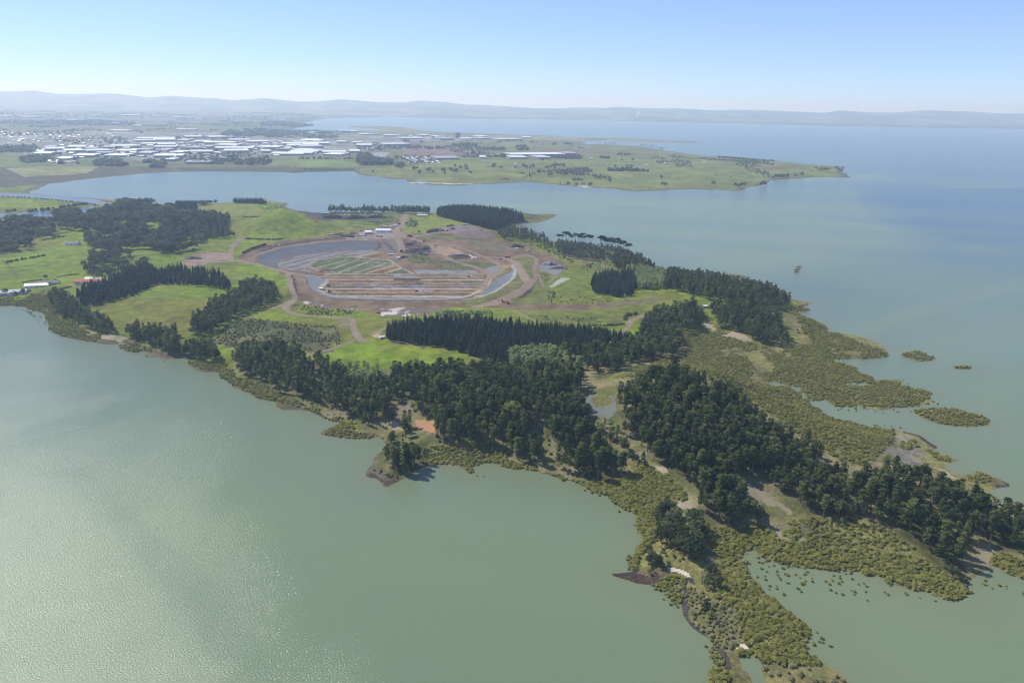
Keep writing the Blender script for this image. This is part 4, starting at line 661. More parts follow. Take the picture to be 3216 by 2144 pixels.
mang("O 500,820 600,800 700,840 660,920 650,1010 590,1000 540,930 440,890", 3.8, (4, 6.5)); mang("O 500,820 600,800 700,840 660,920 650,1010 590,1000 540,930 440,890", 3.8, (4, 6.5), .95, False); mang("O 270,660 330,650 350,760 270,775", 3.8, (4, 6)); mang("O 270,660 330,650 350,760 270,775", 3.8, (4, 6), .95, False); mang("O 820,1300 900,1310 940,1400 1000,1390 960,1450 1000,1500 990,1568 850,1600 850,1490 900,1440", 3.8, (4, 6.5)); mang("O 820,1300 900,1310 940,1400 1000,1390 960,1450 1000,1500 990,1568 850,1600 850,1490 900,1440", 3.8, (4, 6.5), .95, False)
mang("P 1600,650 1720,640 1844,680 2100,720 2100,900 1844,850 1720,800 1620,740", 4.5, (4, 7)); mang("P 80,360 300,390 620,440 850,440 1000,510 1100,620 900,640 400,600 0,560 0,520 200,480", 4.4, (3, 6), .9, mask=(22, .34))
mang("K 500,1300 620,1170 850,1120 1050,1090 1000,940 1190,880 1310,870 1600,975 1750,1012 2100,1000 1960,760 1760,715 1940,690 2120,655 N 640,260 780,350 1240,530 1250,565 780,590 1010,650 1130,740 1400,775 1620,870 1440,960 740,960 720,1010 1090,1110 1300,1140 1290,1220 1130,1380 1000,1420 780,1390 560,1190 250,1060 120,960 0,830", 4.7, (3.4, 6.4), .95, mask=(34, .29))
for s in ("N 1440,990 1500,975 1640,970 1780,980 1900,1010 2000,1040 2060,1070 2060,1105 1960,1105 1870,1120 1780,1115 1650,1090 1540,1060", "N 1345,540 1420,520 1490,515 1560,545 1620,570 1580,595 1500,598 1420,575", "N 1765,645 1850,632 1940,645 1890,660 1800,658", "N 1360,1240 1440,1230 1520,1280 1420,1310 1340,1290", "N 1550,1310 1720,1350 1760,1400 1650,1390", "N 1840,1480 2000,1490 2100,1560 1900,1568"): mang(s, 5.5, (4.5, 7), .95)
mang("L 1080,920 1190,830 1600,830 1830,870 1990,800 1990,970 2080,1020 2335,1010 2335,1110 2060,1090 1850,1030 1650,1050 1480,1050 1200,1030", 4.4, (4, 6.5)); mang("L 1500,1040 1590,1060 1680,1130 1600,1135", 4.4, (4, 6)); mang("M 0,1160 300,1200 720,1320 850,1400 1050,1350 1280,1290 1400,1200 1640,1290 1760,1300 1900,1490 1900,1568 1000,1568 960,1500 560,1360 90,1255", 4.4, (4, 6.5)); mang("L 630,690 740,680 740,760 680,780", 4.2, (4, 6)); mang("L 960,1060 1050,1010 1100,1040 960,1120", 4.2, (4, 6))
mang("H -600,120 0,110 200,130 350,75 510,80 560,190 620,340 800,390 980,470 1100,510 1000,580 840,560 660,525 500,450 530,400 470,340 420,262 300,240 0,200 -600,160", 5.5, (4, 7), .95); mang("H 1230,600 1380,590 1560,600 1590,670 1380,700 1290,660", 5, (4, 6.5)); mang("H 1960,790 2100,760 2335,800 I 450,850 480,960 760,1000 900,1130 1300,1230 1500,1310 1600,1400 1400,1380 1240,1290 890,1200 700,1170 440,1020 310,960 290,890 0,850", 5.0, (4, 7), .95); mang("L 0,480 250,520 450,700 700,760 450,765 120,730 25,715 200,620 60,540", 5, (4, 6.5), .8)
for s in ("K 1955,357 2005,355 2000,362 1960,364", "K 1948,378 1995,372 1990,382 1950,388", "K 1948,400 1980,394 1975,404 1950,406"): mang(s, 5, (4, 7), 1, False)
# standing in open water off the front of the beds
for s, gap, k in (("O 1060,690 1180,600 1582,700 1582,930 1400,920 1250,880 1130,760", 9, .55), ("P 0,690 250,745 420,740 600,770 700,800 750,900 740,990 640,960 480,930 300,920 100,960 0,900", 8, .55), ("P 740,830 960,890 1200,930 1240,990 1000,960 860,950 740,900", 9, .5), ("P 1440,900 1520,800 1640,760 1844,840 2000,900 1844,990 1640,1000 1500,960", 9, .5), ("P 380,1180 490,1260 500,1330 340,1390 320,1340", 6, .5), ("O 100,250 260,350 350,420 390,570 330,560 300,430 180,330", 8, .4), ("O 490,900 560,900 640,1000 700,1180 640,1130 540,1010", 8, .5), ("M 340,1290 740,1430 960,1520 900,1530 600,1400", 10, .5), ("L 1480,1080 1620,1110 1770,1150 1700,1160 1540,1110", 7, .5), ("N 700,960 900,955 1280,970 1440,990 1400,1050 1200,1010 740,985", 11, .55), ("N 1040,1090 1300,1110 1380,1140 1200,1130", 10, .5), ("N 1380,740 1440,780 1130,770 1000,780", 9, .4), ("N 560,790 1000,760 1100,800 560,900", 10, .35), ("H 330,230 540,400 560,500 440,420 330,330 220,240", 8, .4), ("H 900,560 1300,600 1680,780 1500,750 1230,640", 10, .3), ("N 1500,900 1680,930 1600,960 1480,960", 8, .5), ("H 1650,740 1960,750 1700,790", 9, .25)):
    mang(s, gap, (2.8, 5.5), k, land=False)
MP, MW, MLnd = np.concatenate([p for p, _, _ in MANGS]), np.concatenate([w for _, w, _ in MANGS]), np.concatenate([np.full(len(p), l) for p, _, l in MANGS])
m0 = MLnd | (z_at(MP) < .05); MP, MW, MLnd = MP[m0], MW[m0], MLnd[m0]
g = np.random.default_rng(9); MH = MW*g.uniform(.30, .5, len(MW)); ps = project(MP); vis = (ps > [0, 0]).all(1) & (ps < [3216, 2144]).all(1)
sc_ = MW/np.linalg.norm(MP-[0, 0, CAMH], axis=1)*np.where(MLnd, 1, 3.0)*vis; order = np.argsort(-sc_)
def bushes(name, data, idxs, P_, W_, H_, lab, cat):
    g = np.random.default_rng(len(idxs))
    for i in idxs:
        o = bpy.data.objects.new(name, data[g.integers(len(data))]); COL.objects.link(o); o.location = P_[i]-[0, 0, .1]; o.scale = (W_[i]*.55, W_[i]*.55, H_[i]*1.15); o.rotation_euler = (0, 0, g.uniform(0, 6.28)); l, gr = lab(i); tag(o, l, cat, gr)
def ml(i):
    if MLnd[i]: return "rounded olive mangrove bush crowded in the bed at the foot of the spit", "mangroves crowded at the foot of the spit"
    return "small olive mangrove bush standing by itself in the open water", "mangroves standing in open water"
ISO = order[:300]; bushes('mangrove_bush', MANG, ISO, MP, MW, MH, ml, 'mangrove')
rs = order[300:]; print('mangrove', len(order))
dist = np.linalg.norm(MP[rs], axis=1); near_, far_ = rs[dist < 900], rs[dist >= 900]
pr = [PROTOM['bush'][i] for i in range(6)]; sm_ = [PROTOM['smallbush'][i] for i in range(5)]
def mass2(name, sets, mat, label):
    obs = []
    for i, (pr_, P_, H_, wd) in enumerate(sets): obs.append(mass(name, pr_, P_, H_, mat, label, wd, 10+i))
    with bpy.context.temp_override(active_object=obs[0], object=obs[0], selected_objects=obs, selected_editable_objects=obs): bpy.ops.object.join()
mass2('mangrove_thicket', [(pr, MP[near_]-[0, 0, .1], MH[near_]*1.15, (MW/MH*.5)[near_]), (sm_, MP[far_]-[0, 0, .1], MH[far_]*1.15, (MW/MH*.5)[far_])], TREE_MAT['mangrove'][1], 'olive mangrove thicket spreading over the mudflats in the shallows')
# scrub
SP, SW = [], []
for s, gap, w in (("I 200,540 330,440 450,350 640,340 1000,370 1250,400 1500,410 1560,480 1560,600 1450,660 1230,690 1150,660 1000,590 600,600 450,640 300,600", 3.3, (1.4, 3.6)), ("J 560,290 700,250 900,260 1180,260 1160,290 1000,325 500,335", 5.5, (2.5, 5)), ("J 1400,300 1700,305 2000,325 2335,335 2335,385 2000,370 1700,350", 7, (2, 4)), ("O 700,850 760,900 1060,1080 1080,1250 1000,1340 900,1310 720,1130 690,980", 2.5, (1.8, 4)), ("G 320,790 500,790 830,850 1400,890 1150,950 750,945 600,900 330,880", 10, (2, 4)), ("G 280,400 340,350 430,370 450,420 400,450 300,440", 6, (3, 5)), ("O 1160,1500 1230,1430 1582,1440 1582,1568 1160,1568 P 560,1520 600,1700 0,1900 0,1440", 4.5, (2.5, 4.5)),
                  ("I 1080,200 1250,180 1700,260 1780,290 1200,300", 6, (2, 4)), ("K 0,580 200,590 480,620 450,660 0,680", 9, (2, 4)), ("K 40,300 220,300 420,320 480,385 300,420", 10, (3, 6)), ("G 1900,1000 2060,1010 2060,1180 1990,1100", 8, (2, 4)), ("G 2050,1210 2130,1240 2120,1370 2040,1380", 6, (3, 5)), ("E 560,1400 700,1410 1500,1490 1500,1530 800,1530", 8, (2, 4)), ("E 950,265 1700,265 1850,300 1200,300", 8, (3, 6)), ("E 1500,330 1900,310 1900,400 1650,420", 9, (2, 5)), ("E 700,230 960,270 950,320 800,290", 9, (3, 6)), ("M 1000,880 1250,850 1320,1100 1480,1180 1640,1260 1290,1290 1170,1150", 5.5, (2, 5)), ("M 190,740 290,740 460,1000 440,1110 340,1110 240,900", 5, (2, 4)), ("O 480,470 640,600 700,700 560,760 480,700", 5, (2, 4.5)), ("N 690,1300 800,1400 1000,1480 760,1460", 7, (2, 4)), ("I 1000,1120 1500,1290 1800,1470 1900,1500 1500,1380 1000,1180", 5, (2, 4)), ("L 700,660 900,700 900,860 760,800", 4.5, (2, 4)), ("L 560,1090 640,1080 860,1140 780,1200 660,1180", 4, (2, 3.5)), ("M 1150,1090 1400,1090 1430,1160 1180,1180", 8, (2, 4)), ("L 1180,480 1210,780 1300,790 1250,620", 6, (3, 5)), ("K 1960,780 2100,830 2230,880 2200,960 1960,900", 8, (3, 6)), ("E 1300,400 1660,440 1600,480 1380,440", 9, (2, 4)), ("G 1620,540 1760,640 1960,720 2150,800 2300,860 2352,880 2352,760 1900,660", 9, (3, 6)), ("D 1890,340 2180,330 2180,345 1890,350", 6, (2, 3)), ("E 250,120 560,190 560,240 380,260 250,200", 12, (3, 6)), ("D 860,470 1000,460 1000,520 880,520", 10, (3, 5)), ("G 2140,700 2352,700 2352,800 2250,790", 10, (3, 5))):
    p = scatter(s, gap, ban=(ROAD, POND, SAND, EARTH, GRAVEL), keep=.8, jit=1.0); SP.append(p); SW.append(np.random.default_rng(len(p)).uniform(w[0], w[1], len(p)))
SP, SW = np.concatenate(SP), np.concatenate(SW); SH = SW*.5; pq = project(SP); mk = (fbm(SP[:, 0]/16, SP[:, 1]/16, 83, 3) > .40) | ((pq[:, 0] > 2140) & (pq[:, 1] > 1800)); SP, SW, SH = SP[mk], SW[mk], SH[mk]; ss = SW/np.linalg.norm(SP-[0, 0, CAMH], axis=1); od = np.argsort(-ss)
psx = project(SP); dune = (psx[:, 0] > 2140) & (psx[:, 1] > 1800)
def sl_(i): return ("pale tufted shrub on the sandy dune of the spit", "tufted shrubs on the dune") if dune[i] else ("low grey green shrub in the rough scrub field", "shrubs in the scrub field")
od_d = [i for i in od if dune[i] and psx[i, 1] < 2150][:260]; od_r = [i for i in od if not dune[i]]
od_x = [i for i in od if dune[i] and psx[i, 1] < 2200][260:]
if od_x: mass('dune_scrub', sm_, SP[od_x], SH[od_x]*1.2, TREE_MAT['flax'][1], 'pale tufted scrub covering the sandy dune of the spit', (SW/SH*.5)[od_x], 21)
bushes('flax_shrub', FLAX, od_d, SP, SW, SH, sl_, 'shrub')
mass('rough_scrub', sm_, SP[od_r], SH[od_r], TREE_MAT['shrub'][1], 'low scattered scrub over the rough pasture and banks', (SW/SH*.5)[od_r], 20)
def hedge(spec, w, h, label, group=None, mat='shrub'):
    a = pt(spec); pts = []
    for i in range(len(a)-1):
        n = max(2, int(np.linalg.norm(a[i+1]-a[i])/(w*.7))); pts += [a[i]+(a[i+1]-a[i])*t for t in np.linspace(0, 1, n, endpoint=False)]
    pts = np.array(pts); g = np.random.default_rng(len(pts)); pts[:, :2] += g.normal(size=(len(pts), 2))*w*.12; pts[:, 2] = np.maximum(z_at(pts[:, :2]), 0)-.1
    o = mass('hedge', pr, pts, h*g.uniform(.75, 1.15, len(pts)), TREE_MAT[mat][1], label, np.full(len(pts), w/h*.6), 3); o['kind'] = 'thing'; o['category'] = 'hedge'
    if group: o['group'] = group
hedge("D 60,716 150,700 240,684", 7, 4, "thick dark hedge across the left hand paddock, nearer half"); hedge("D 250,682 330,668 390,655", 6, 3.5, "thin ragged hedge across the left paddock ending in a tall bush"); hedge("D 190,880 350,857", 3, 2, "low hedge behind the long white shed"); hedge("D 475,836 560,822 660,812", 3, 2.2, "low hedge leading to the red roofed farmhouse"); hedge("D 480,940 590,915", 2.5, 2, "short hedge in front of the farmhouse lawn"); hedge("D 420,493 560,470", 3, 2.2, "low hedge in the clearing left of the big wood")
hedge("D 450,515 540,508", 6, 4, "short bushy hedge at the edge of the big wood"); hedge("E 65,320 200,322 350,312", 6, 3.5, "dark hedge at the foot of the grassy cone hill"); hedge("K 560,790 580,760 670,742", 7, 5, "dark hedge beside the bent farm track"); hedge("K 270,838 400,842 560,826", 5, 3, "dark rough hedge above the plantation"); hedge("E 330,660 200,700 40,770", 7, 4, "dark scrub bank hedge left of the lined basin"); hedge("E 100,590 300,600 560,596", 8, 4, "dark scrub line under the grassy cone hill"); hedge("D 1290,905 1180,935 1050,985", 5, 2.5, "shaded low hedge under the left shelter belt")
hedge("D -200,352 0,357 200,358 440,348", 6, 3, "tree lined bank of the near channel"); hedge("D 495,268 620,252 745,240", 10, 8, "long dark hedge on the tongue of flat land between channels")
for i, s in enumerate(("D 60,300 160,292", "D 240,296 330,290", "D 350,290 470,282")): hedge(s, 11, 8, ("dark clump on the channel edge, the one nearest the left border", "round dark clump on the channel edge, middle one", "long dark clump on the channel edge nearest the big wood")[i], "clumps on the channel edge")
single_ = pt("D -20,172 25,178 70,180 110,183 148,185 175,186 205,187 238,190 300,195 335,198 362,200 392,204 425,206 460,209 485,211 515,214 545,217 580,220 600,222 640,227 660,228 685,231 705,234 720,236 745,240 770,244 785,247")
bushes('round_shrub', SHRUB, range(1, len(single_)), single_, np.full(len(single_), 6.5), np.full(len(single_), 4.), lambda i: ("small round dark shrub in the row along the straight channel", "row of round shrubs along the channel"), 'shrub')

# ------------------------------------------------------------------ buildings and machines
def boxm(x0, x1, y0, y1, z0, z1):
    v = np.array([[x, y, z] for z in (z0, z1) for y in (y0, y1) for x in (x0, x1)], float)
    return v, np.array([[0, 2, 3, 1], [4, 5, 7, 6], [0, 1, 5, 4], [2, 6, 7, 3], [0, 4, 6, 2], [1, 3, 7, 5]])
def gable(x0, x1, y0, y1, z0, rise, over=.4, th=.3):
    """roof with its ridge along x"""
    ym = (y0+y1)/2; a, b = x0-over, x1+over; s = rise/((y1-y0)/2); zl = z0-over*s
    v = np.array([[x, y, z+t] for t in (0, th) for x in (a, b) for y, z in ((y0-over, zl), (ym, z0+rise), (y1+over, zl))], float)
    f = []
    for lo, sg in ((0, 1), (6, -1)):
        for q in ([0, 1, 4, 3], [1, 2, 5, 4]):
            q = [k+lo for k in q]; f.append(q if sg > 0 else q[::-1])
    f += [[0, 3, 9, 6], [2, 8, 11, 5], [0, 6, 7, 1], [1, 7, 8, 2], [3, 4, 10, 9], [4, 5, 11, 10]]
    return v, np.array(f)
def gable_wall(x0, x1, y0, y1, z0, z1, rise):
    ym = (y0+y1)/2
    v = np.array([[x, y, z] for x in (x0, x1) for y, z in ((y0, z0), (y1, z0), (y1, z1), (ym, z1+rise), (y0, z1))], float)
    bq = [[0, 1, 6, 5], [1, 2, 7, 6], [2, 3, 8, 7], [3, 4, 9, 8], [4, 0, 5, 9], [0, 4, 2, 1], [4, 3, 2, 2], [5, 6, 7, 9], [9, 7, 8, 8]]
    return v, bq
def fixf(bq): return [np.array([q for q in bq if len(set(q)) == 4]), np.array([list(dict.fromkeys(q)) for q in bq if len(set(q)) == 3])]
def empty(name, loc, rz, label, cat, group=None):
    e = bpy.data.objects.new(name, None); COL.objects.link(e); e.location = loc; e.rotation_euler = (0, 0, rz); return tag(e, label, cat, group)
def part(name, geo, mat, parent):
    v, f = geo; return mesh_np(name, v, f if isinstance(f, list) else np.asarray(f), mat, parent)
Mwh = simple_mat('white_roof_sheet', (.66, .67, .67), .45, .06, .05); Mpale = simple_mat('pale_grey_roof', (.52, .54, .56), .5, .1, .05); Mgrey = simple_mat('mid_grey_roof', (.30, .31, .33), .6, .15, .05); Mwall = simple_mat('shed_wall', (.20, .21, .23), .7, .15, .03)
Mcream = simple_mat('cream_wall', (.62, .57, .48), .8, .1, .3); Mtile = simple_mat('red_roof_tile', (.36, .115, .08), .8, .2, 1.0); Mdkroof = simple_mat('dark_roof', (.10, .095, .09), .7, .2, .5); Mgreen = simple_mat('green_roof_sheet', (.13, .32, .26), .5, .1, .3); Mglass = simple_mat('window_glass', (.05, .06, .07), .12, .05, .3, 0, .6)
Mor = simple_mat('orange_paint', (.62, .20, .04), .5, .12, .8); Mred = simple_mat('red_paint', (.50, .05, .035), .5, .12, .8); Mrub = simple_mat('black_rubber', (.025, .025, .027), .85, .2, 2); Msteel = simple_mat('dull_steel', (.16, .15, .14), .6, .2, 1.5); Mwp = simple_mat('white_paint', (.80, .80, .79), .4, .05, .5); Mbl = simple_mat('blue_paint', (.06, .13, .32), .4, .1, .5); Mdk = simple_mat('dark_paint', (.05, .05, .055), .45, .1, .5); Myel = simple_mat('yellow_paint', (.60, .38, .05), .5, .12, .8); Mroofs = {'w': Mwh, 'p': Mpale, 'g': Mgrey}

ORD = 'first second third fourth fifth sixth seventh eighth ninth tenth eleventh twelfth thirteenth fourteenth fifteenth sixteenth seventeenth eighteenth nineteenth twentieth'.split()
SHEDS = []
def shed(v, x0, x1, yt, yb, roof='w', h=10):
    a, b = pt('%s %g,%g %g,%g' % (v, x0, yb, x1, yb)); c = (a+b)/2; d = np.linalg.norm(c-[0, 0, CAMH]); hp = h*F/d
    vt = V[v][1]+yt/V[v][2]+hp; ub = V[v][0]+(x0+x1)/2/V[v][2]; back = ground0(np.array([ub, min(vt, V[v][1]+yb/V[v][2]-.3)]))
    dep_ = float(np.clip(np.linalg.norm(back-c[:2])*.55, 16, 120)); w = np.linalg.norm(b-a); rz = math.atan2(b[1]-a[1], b[0]-a[0]); SHEDS.append((v, x0, x1, yt, yb, roof, h, a, w, dep_, rz))
def build_shed(rec, label, group, name='warehouse', cat='warehouse'):
    v, x0, x1, yt, yb, roof, h, a, w, dp, rz = rec; n = max(1, int(round(dp/42))); bay = dp/n; rise = min(bay*.07, 2.2)+.6
    e = empty(name, a, rz, label, cat, group); part('wall', boxm(0, w, 0, dp, -3, h), Mwall, e)
    rf = [gable(0, w, i*bay, (i+1)*bay, h+.05, rise, .3 if i in (0, n-1) else 0, .4) for i in range(n)]; part('roof', join(rf), Mroofs[roof], e)
    k = int(min(6, w/28))
    for i in range(k): part('door', boxm(w*(i+.5)/k-3, w*(i+.5)/k+3, -.25, .2, -.5, 5.2), Mdkroof, e)
for r in ((1010, 1290, 425, 445), (1000, 1150, 448, 462, 'p'), (1135, 1300, 440, 457), (1305, 1390, 435, 457, 'p'), (1375, 1495, 420, 433), (1440, 1560, 434, 470), (1550, 1690, 420, 435), (1500, 1730, 450, 476), (1700, 1860, 435, 457, 'p'), (1840, 2000, 455, 470), (1040, 1150, 462, 487), (900, 1040, 478, 505), (1165, 1300, 460, 490), (1130, 1300, 490, 510, 'p'), (1585, 1750, 477, 494), (1585, 1870, 494, 518),
          (1660, 1840, 515, 540), (1895, 2055, 490, 510), (1930, 2000, 517, 542, 'p'), (2000, 2240, 540, 562), (2150, 2350, 518, 547), (490, 625, 495, 511), (480, 620, 525, 540), (250, 380, 545, 562), (400, 520, 557, 600), (540, 700, 555, 576), (770, 930, 552, 575), (640, 830, 525, 541, 'p'), (860, 1000, 522, 540), (1020, 1120, 540, 555, 'p'), (1130, 1350, 556, 578), (1250, 1350, 532, 549), (1410, 1580, 528, 548, 'p'), (350, 480, 514, 527, 'p'), (330, 410, 497, 512, 'g'), (710, 830, 543, 556, 'g'),
          (2230, 2350, 460, 490), (2080, 2225, 468, 484), (2130, 2230, 485, 498), (2240, 2350, 440, 456), (1150, 1240, 520, 533, 'g'), (1000, 1110, 518, 531, 'g'), (1370, 1480, 500, 515, 'g'), (640, 740, 510, 522, 'g'), (830, 900, 490, 505, 'p'), (1220, 1290, 585, 605, 'p'), (1370, 1550, 605, 625, 'g'), (1480, 1560, 490, 508, 'g'), (760, 850, 500, 514, 'g'), (420, 490, 540, 552, 'g'), (2060, 2140, 510, 525, 'g')): shed('A', *r)
for r in ((100, 255, 443, 460), (110, 320, 458, 482), (0, 108, 483, 500), (112, 275, 485, 506, 'p'), (80, 220, 516, 536), (0, 190, 538, 556), (200, 280, 523, 540, 'p'), (262, 440, 528, 548), (268, 400, 551, 564), (465, 545, 525, 541), (515, 632, 477, 495), (722, 912, 468, 490, 'p'), (370, 440, 457, 470, 'p'), (495, 560, 462, 476, 'p'), (720, 830, 405, 421, 'p'), (640, 690, 402, 414, 'g')): shed('B', *r)
rows_ = {}
for r in SHEDS: rows_.setdefault(int((V[r[0]][1]+r[4]/2.352-425)//13), []).append(r)
RN = ['farthest', 'second farthest', 'middle', 'second nearest', 'nearest', 'front most', 'front edge']
for ki, k in enumerate(sorted(rows_)):
    L_ = sorted(rows_[k], key=lambda r: V[r[0]][0]+r[1]/2.352)
    for i, r in enumerate(L_):
        sz = 'long' if r[8] > 170 else 'small' if r[8] < 90 else 'broad'; co = {'w': 'white', 'p': 'pale grey', 'g': 'mid grey'}[r[5]]
        build_shed(r, '%s %s roofed warehouse, %s from left in the %s estate row' % (sz, co, ORD[min(i, 19)], RN[min(ki, 6)]), 'sheds of the industrial estate')
SHEDS.clear()
OTHER = [('B', 1660, 2060, 540, 573, 'w', 13, 'very long white roofed warehouse standing alone on the green peninsula'), ('B', 1650, 1780, 565, 586, 'p', 8, 'low pale annex at the front left of the very long warehouse'), ('B', 1855, 1952, 566, 585, 'p', 8, 'low pale annex at the front middle of the very long warehouse'), ('B', 2055, 2140, 538, 556, 'g', 9, 'grey roofed shed at the right end of the very long warehouse'), ('B', 1100, 1278, 572, 592, 'g', 8, 'long grey shed beside the house cluster on the peninsula'), ('B', 1430, 1478, 570, 583, 'p', 7, 'small pale shed between the grey shed and the very long warehouse'),
         ('B', 550, 642, 397, 411, 'w', 9, 'white shed in the airport town, left of its middle'), ('B', 150, 200, 385, 400, 'p', 9, 'small pale shed at the left end of the airport town'), ('B', 400, 472, 374, 392, 'p', 16, 'tall pale block near the root of the runway spit'), ('B', 830, 1000, 424, 442, 'p', 10, 'broad pale terminal in the airport town'), ('B', 1000, 1062, 403, 420, 'w', 10, 'white shed behind the broad airport terminal'), ('B', 1070, 1122, 414, 427, 'p', 9, 'small pale shed left of the dark tower block'), ('B', 1130, 1240, 430, 447, 'g', 10, 'grey hangar at the foot of the dark tower block'),
         ('B', 1300, 1380, 432, 444, 'w', 8, 'white shed right of the dark tower block'), ('B', 1400, 1485, 414, 428, 'w', 10, 'white hangar on the shore right of the dark tower'), ('B', 1420, 1500, 428, 442, 'p', 9, 'pale hangar in front of the white shore hangar'), ('B', 1560, 1740, 430, 450, 'p', 9, 'long low pale airport shed, the rightmost but one'), ('B', 1748, 1810, 420, 433, 'w', 8, 'small white airport shed, the rightmost of all'), ('B', 450, 530, 376, 390, 'w', 9, 'white shed at the near side of the runway spit'),
         ('A', 800, 942, 370, 384, 'w', 9, 'single long white shed behind the suburb'), ('A', 985, 1042, 337, 348, 'w', 10, 'white shed alone among far green fields'), ('A', 915, 1050, 256, 271, 'w', 14, 'broad white roof in the farthest town under the hills'), ('A', 1120, 1200, 260, 274, 'w', 14, 'white roof in the farthest town, right of the broad one'), ('A', 1280, 1335, 271, 284, 'w', 14, 'small bright roof in the farthest town, towards the bay'), ('A', 1458, 1512, 286, 297, 'w', 12, 'bright white roof at the right end of the farthest town'), ('A', 1295, 1440, 364, 377, 'p', 10, 'long pale roof behind the estate by the far creek'),
         ('A', 425, 500, 236, 249, 'w', 14, 'white roof high up at the foot of the left hills'), ('A', 700, 742, 260, 274, 'w', 16, 'bright small roof left of the broad far white roof'), ('A', 543, 577, 296, 309, 'w', 14, 'bright white roof before the far dark wood'), ('A', 1885, 2000, 236, 248, 'p', 14, 'pale roof high on the far slope above the bay'), ('A', 830, 852, 318, 333, 'p', 16, 'small pale block alone on the far plain'), ('A', 5, 90, 262, 276, 'p', 12, 'pale roof of the farthest town at the left border'), ('A', 170, 300, 270, 283, 'p', 12, 'long pale roof of the farthest town near the left border'), ('A', 640, 790, 284, 296, 'p', 12, 'long pale roof below the farthest town')]
for o_ in OTHER:
    shed(*o_[:7]); build_shed(SHEDS.pop(), o_[7], None, 'shed' if 'shed' in o_[7] or 'roof ' in o_[7] else 'warehouse', 'building')
a, b = pt("B 1248,434 1285,434"); w = np.linalg.norm(b-a); e = empty('tower_block', a, math.atan2(b[1]-a[1], b[0]-a[0]), 'dark square tower block rising out of the airport town', 'tower')
part('wall', boxm(0, w, 0, w*.8, -2, 42), simple_mat('dark_concrete', (.17, .18, .20), .8, .1, .1), e)
part('roof', boxm(-1, w+1, -1, w*.8+1, 42, 44), Mgrey, e)
for i in range(6): part('window', boxm(w*.06, w*.94, -.35, .2, 5+i*6, 8+i*6), Mglass, e)
# far houses: one small mesh each
def house_data(wall, roof):
    v1, q1 = gable_wall(-6, 6, -4, 4, -1, 3, 2.2); q1 = fixf(q1); v2, f2 = gable(-6, 6, -4, 4, 3.05, 2.2, .5, .2); o = mesh_np('house', np.concatenate([v1, v2]), [q1[0], q1[1], f2+len(v1)], [wall, roof])
    o.data.polygons.foreach_set('material_index', np.array([0]*(len(q1[0])+len(q1[1]))+[1]*len(f2), np.int32)); d = o.data; bpy.data.objects.remove(o); return d
HD = [house_data(Mcream, Mwh), house_data(Mcream, Mpale), house_data(Mwall, Mgrey), house_data(Mcream, Mtile), house_data(Mwp, Mdkroof)]
for s, gap, keep, lab, grp in (("A 0,390 150,385 320,400 300,480 150,500 0,500", 34, .55, 'small house with a bright roof in the suburb at the left border', 'houses of the left suburb'), ("A 320,400 850,400 900,470 500,490 350,470", 42, .28, 'small house among trees in the suburb behind the estate', 'houses behind the estate'), ("B 860,575 1100,580 1140,620 930,635", 24, .6, 'small house in the cluster on the near side of the peninsula', 'houses in the peninsula cluster'), ("A 360,590 560,600 560,625 380,625", 24, .4, 'small house in the trees in front of the estate', 'houses in front of the estate'), ("B 700,415 1300,412 1320,445 780,448", 44, .5, 'small pale building in the airport town', 'small buildings of the airport town'), ("A 1780,590 2000,595 2000,615 1780,610", 30, .4, 'small house under the trees beside the mangrove shore', 'houses by the mangrove shore')):
    P = scatter(s, gap, keep=keep, ban=(POND,)); g = np.random.default_rng(len(P))
    g.shuffle(P)
    for p in P[:62]:
        o = bpy.data.objects.new('house', HD[g.choice(5, p=[.34, .2, .16, .2, .1])]); COL.objects.link(o); o.location = p; k = g.uniform(.9, 1.5); o.scale = (k, k, k); o.rotation_euler = (0, 0, g.uniform(-.6, .6)); tag(o, lab, 'house', grp)
P = scatter("A 260,490 900,480 1400,470 2352,440 2352,560 1300,600 250,570", 40, keep=.6, ban=(POND,)); g = np.random.default_rng(4); g.shuffle(P)
for p in P[:190]:
    o = bpy.data.objects.new('workshop', HD[g.choice([0, 1, 2, 2, 4])]); COL.objects.link(o); o.location = p; k = g.uniform(1.3, 2.8); o.scale = (k, k, k*.7); o.rotation_euler = (0, 0, g.uniform(-.4, .4)); tag(o, 'small workshop squeezed between the big sheds of the estate', 'workshop', 'workshops of the industrial estate')
for s, lab in (("C 680,622", 'small shed in the dark hedge on the middle of the peninsula'), ("C 545,635", 'small white house at the end of the peninsula grove'), ("C 975,612", 'tiny pale house out on the right of the peninsula'), ("B 1690,628", 'small pale house beside the dark peninsula grove'), ("C 130,585", 'small white house by the yard on the peninsula'), ("C 230,575", 'brown roofed farmhouse among peninsula trees')):
    p = pt(s)[0]; o = bpy.data.objects.new('house', HD[1]); COL.objects.link(o); o.location = p; o.scale = (1.3,)*3; tag(o, lab, 'house')

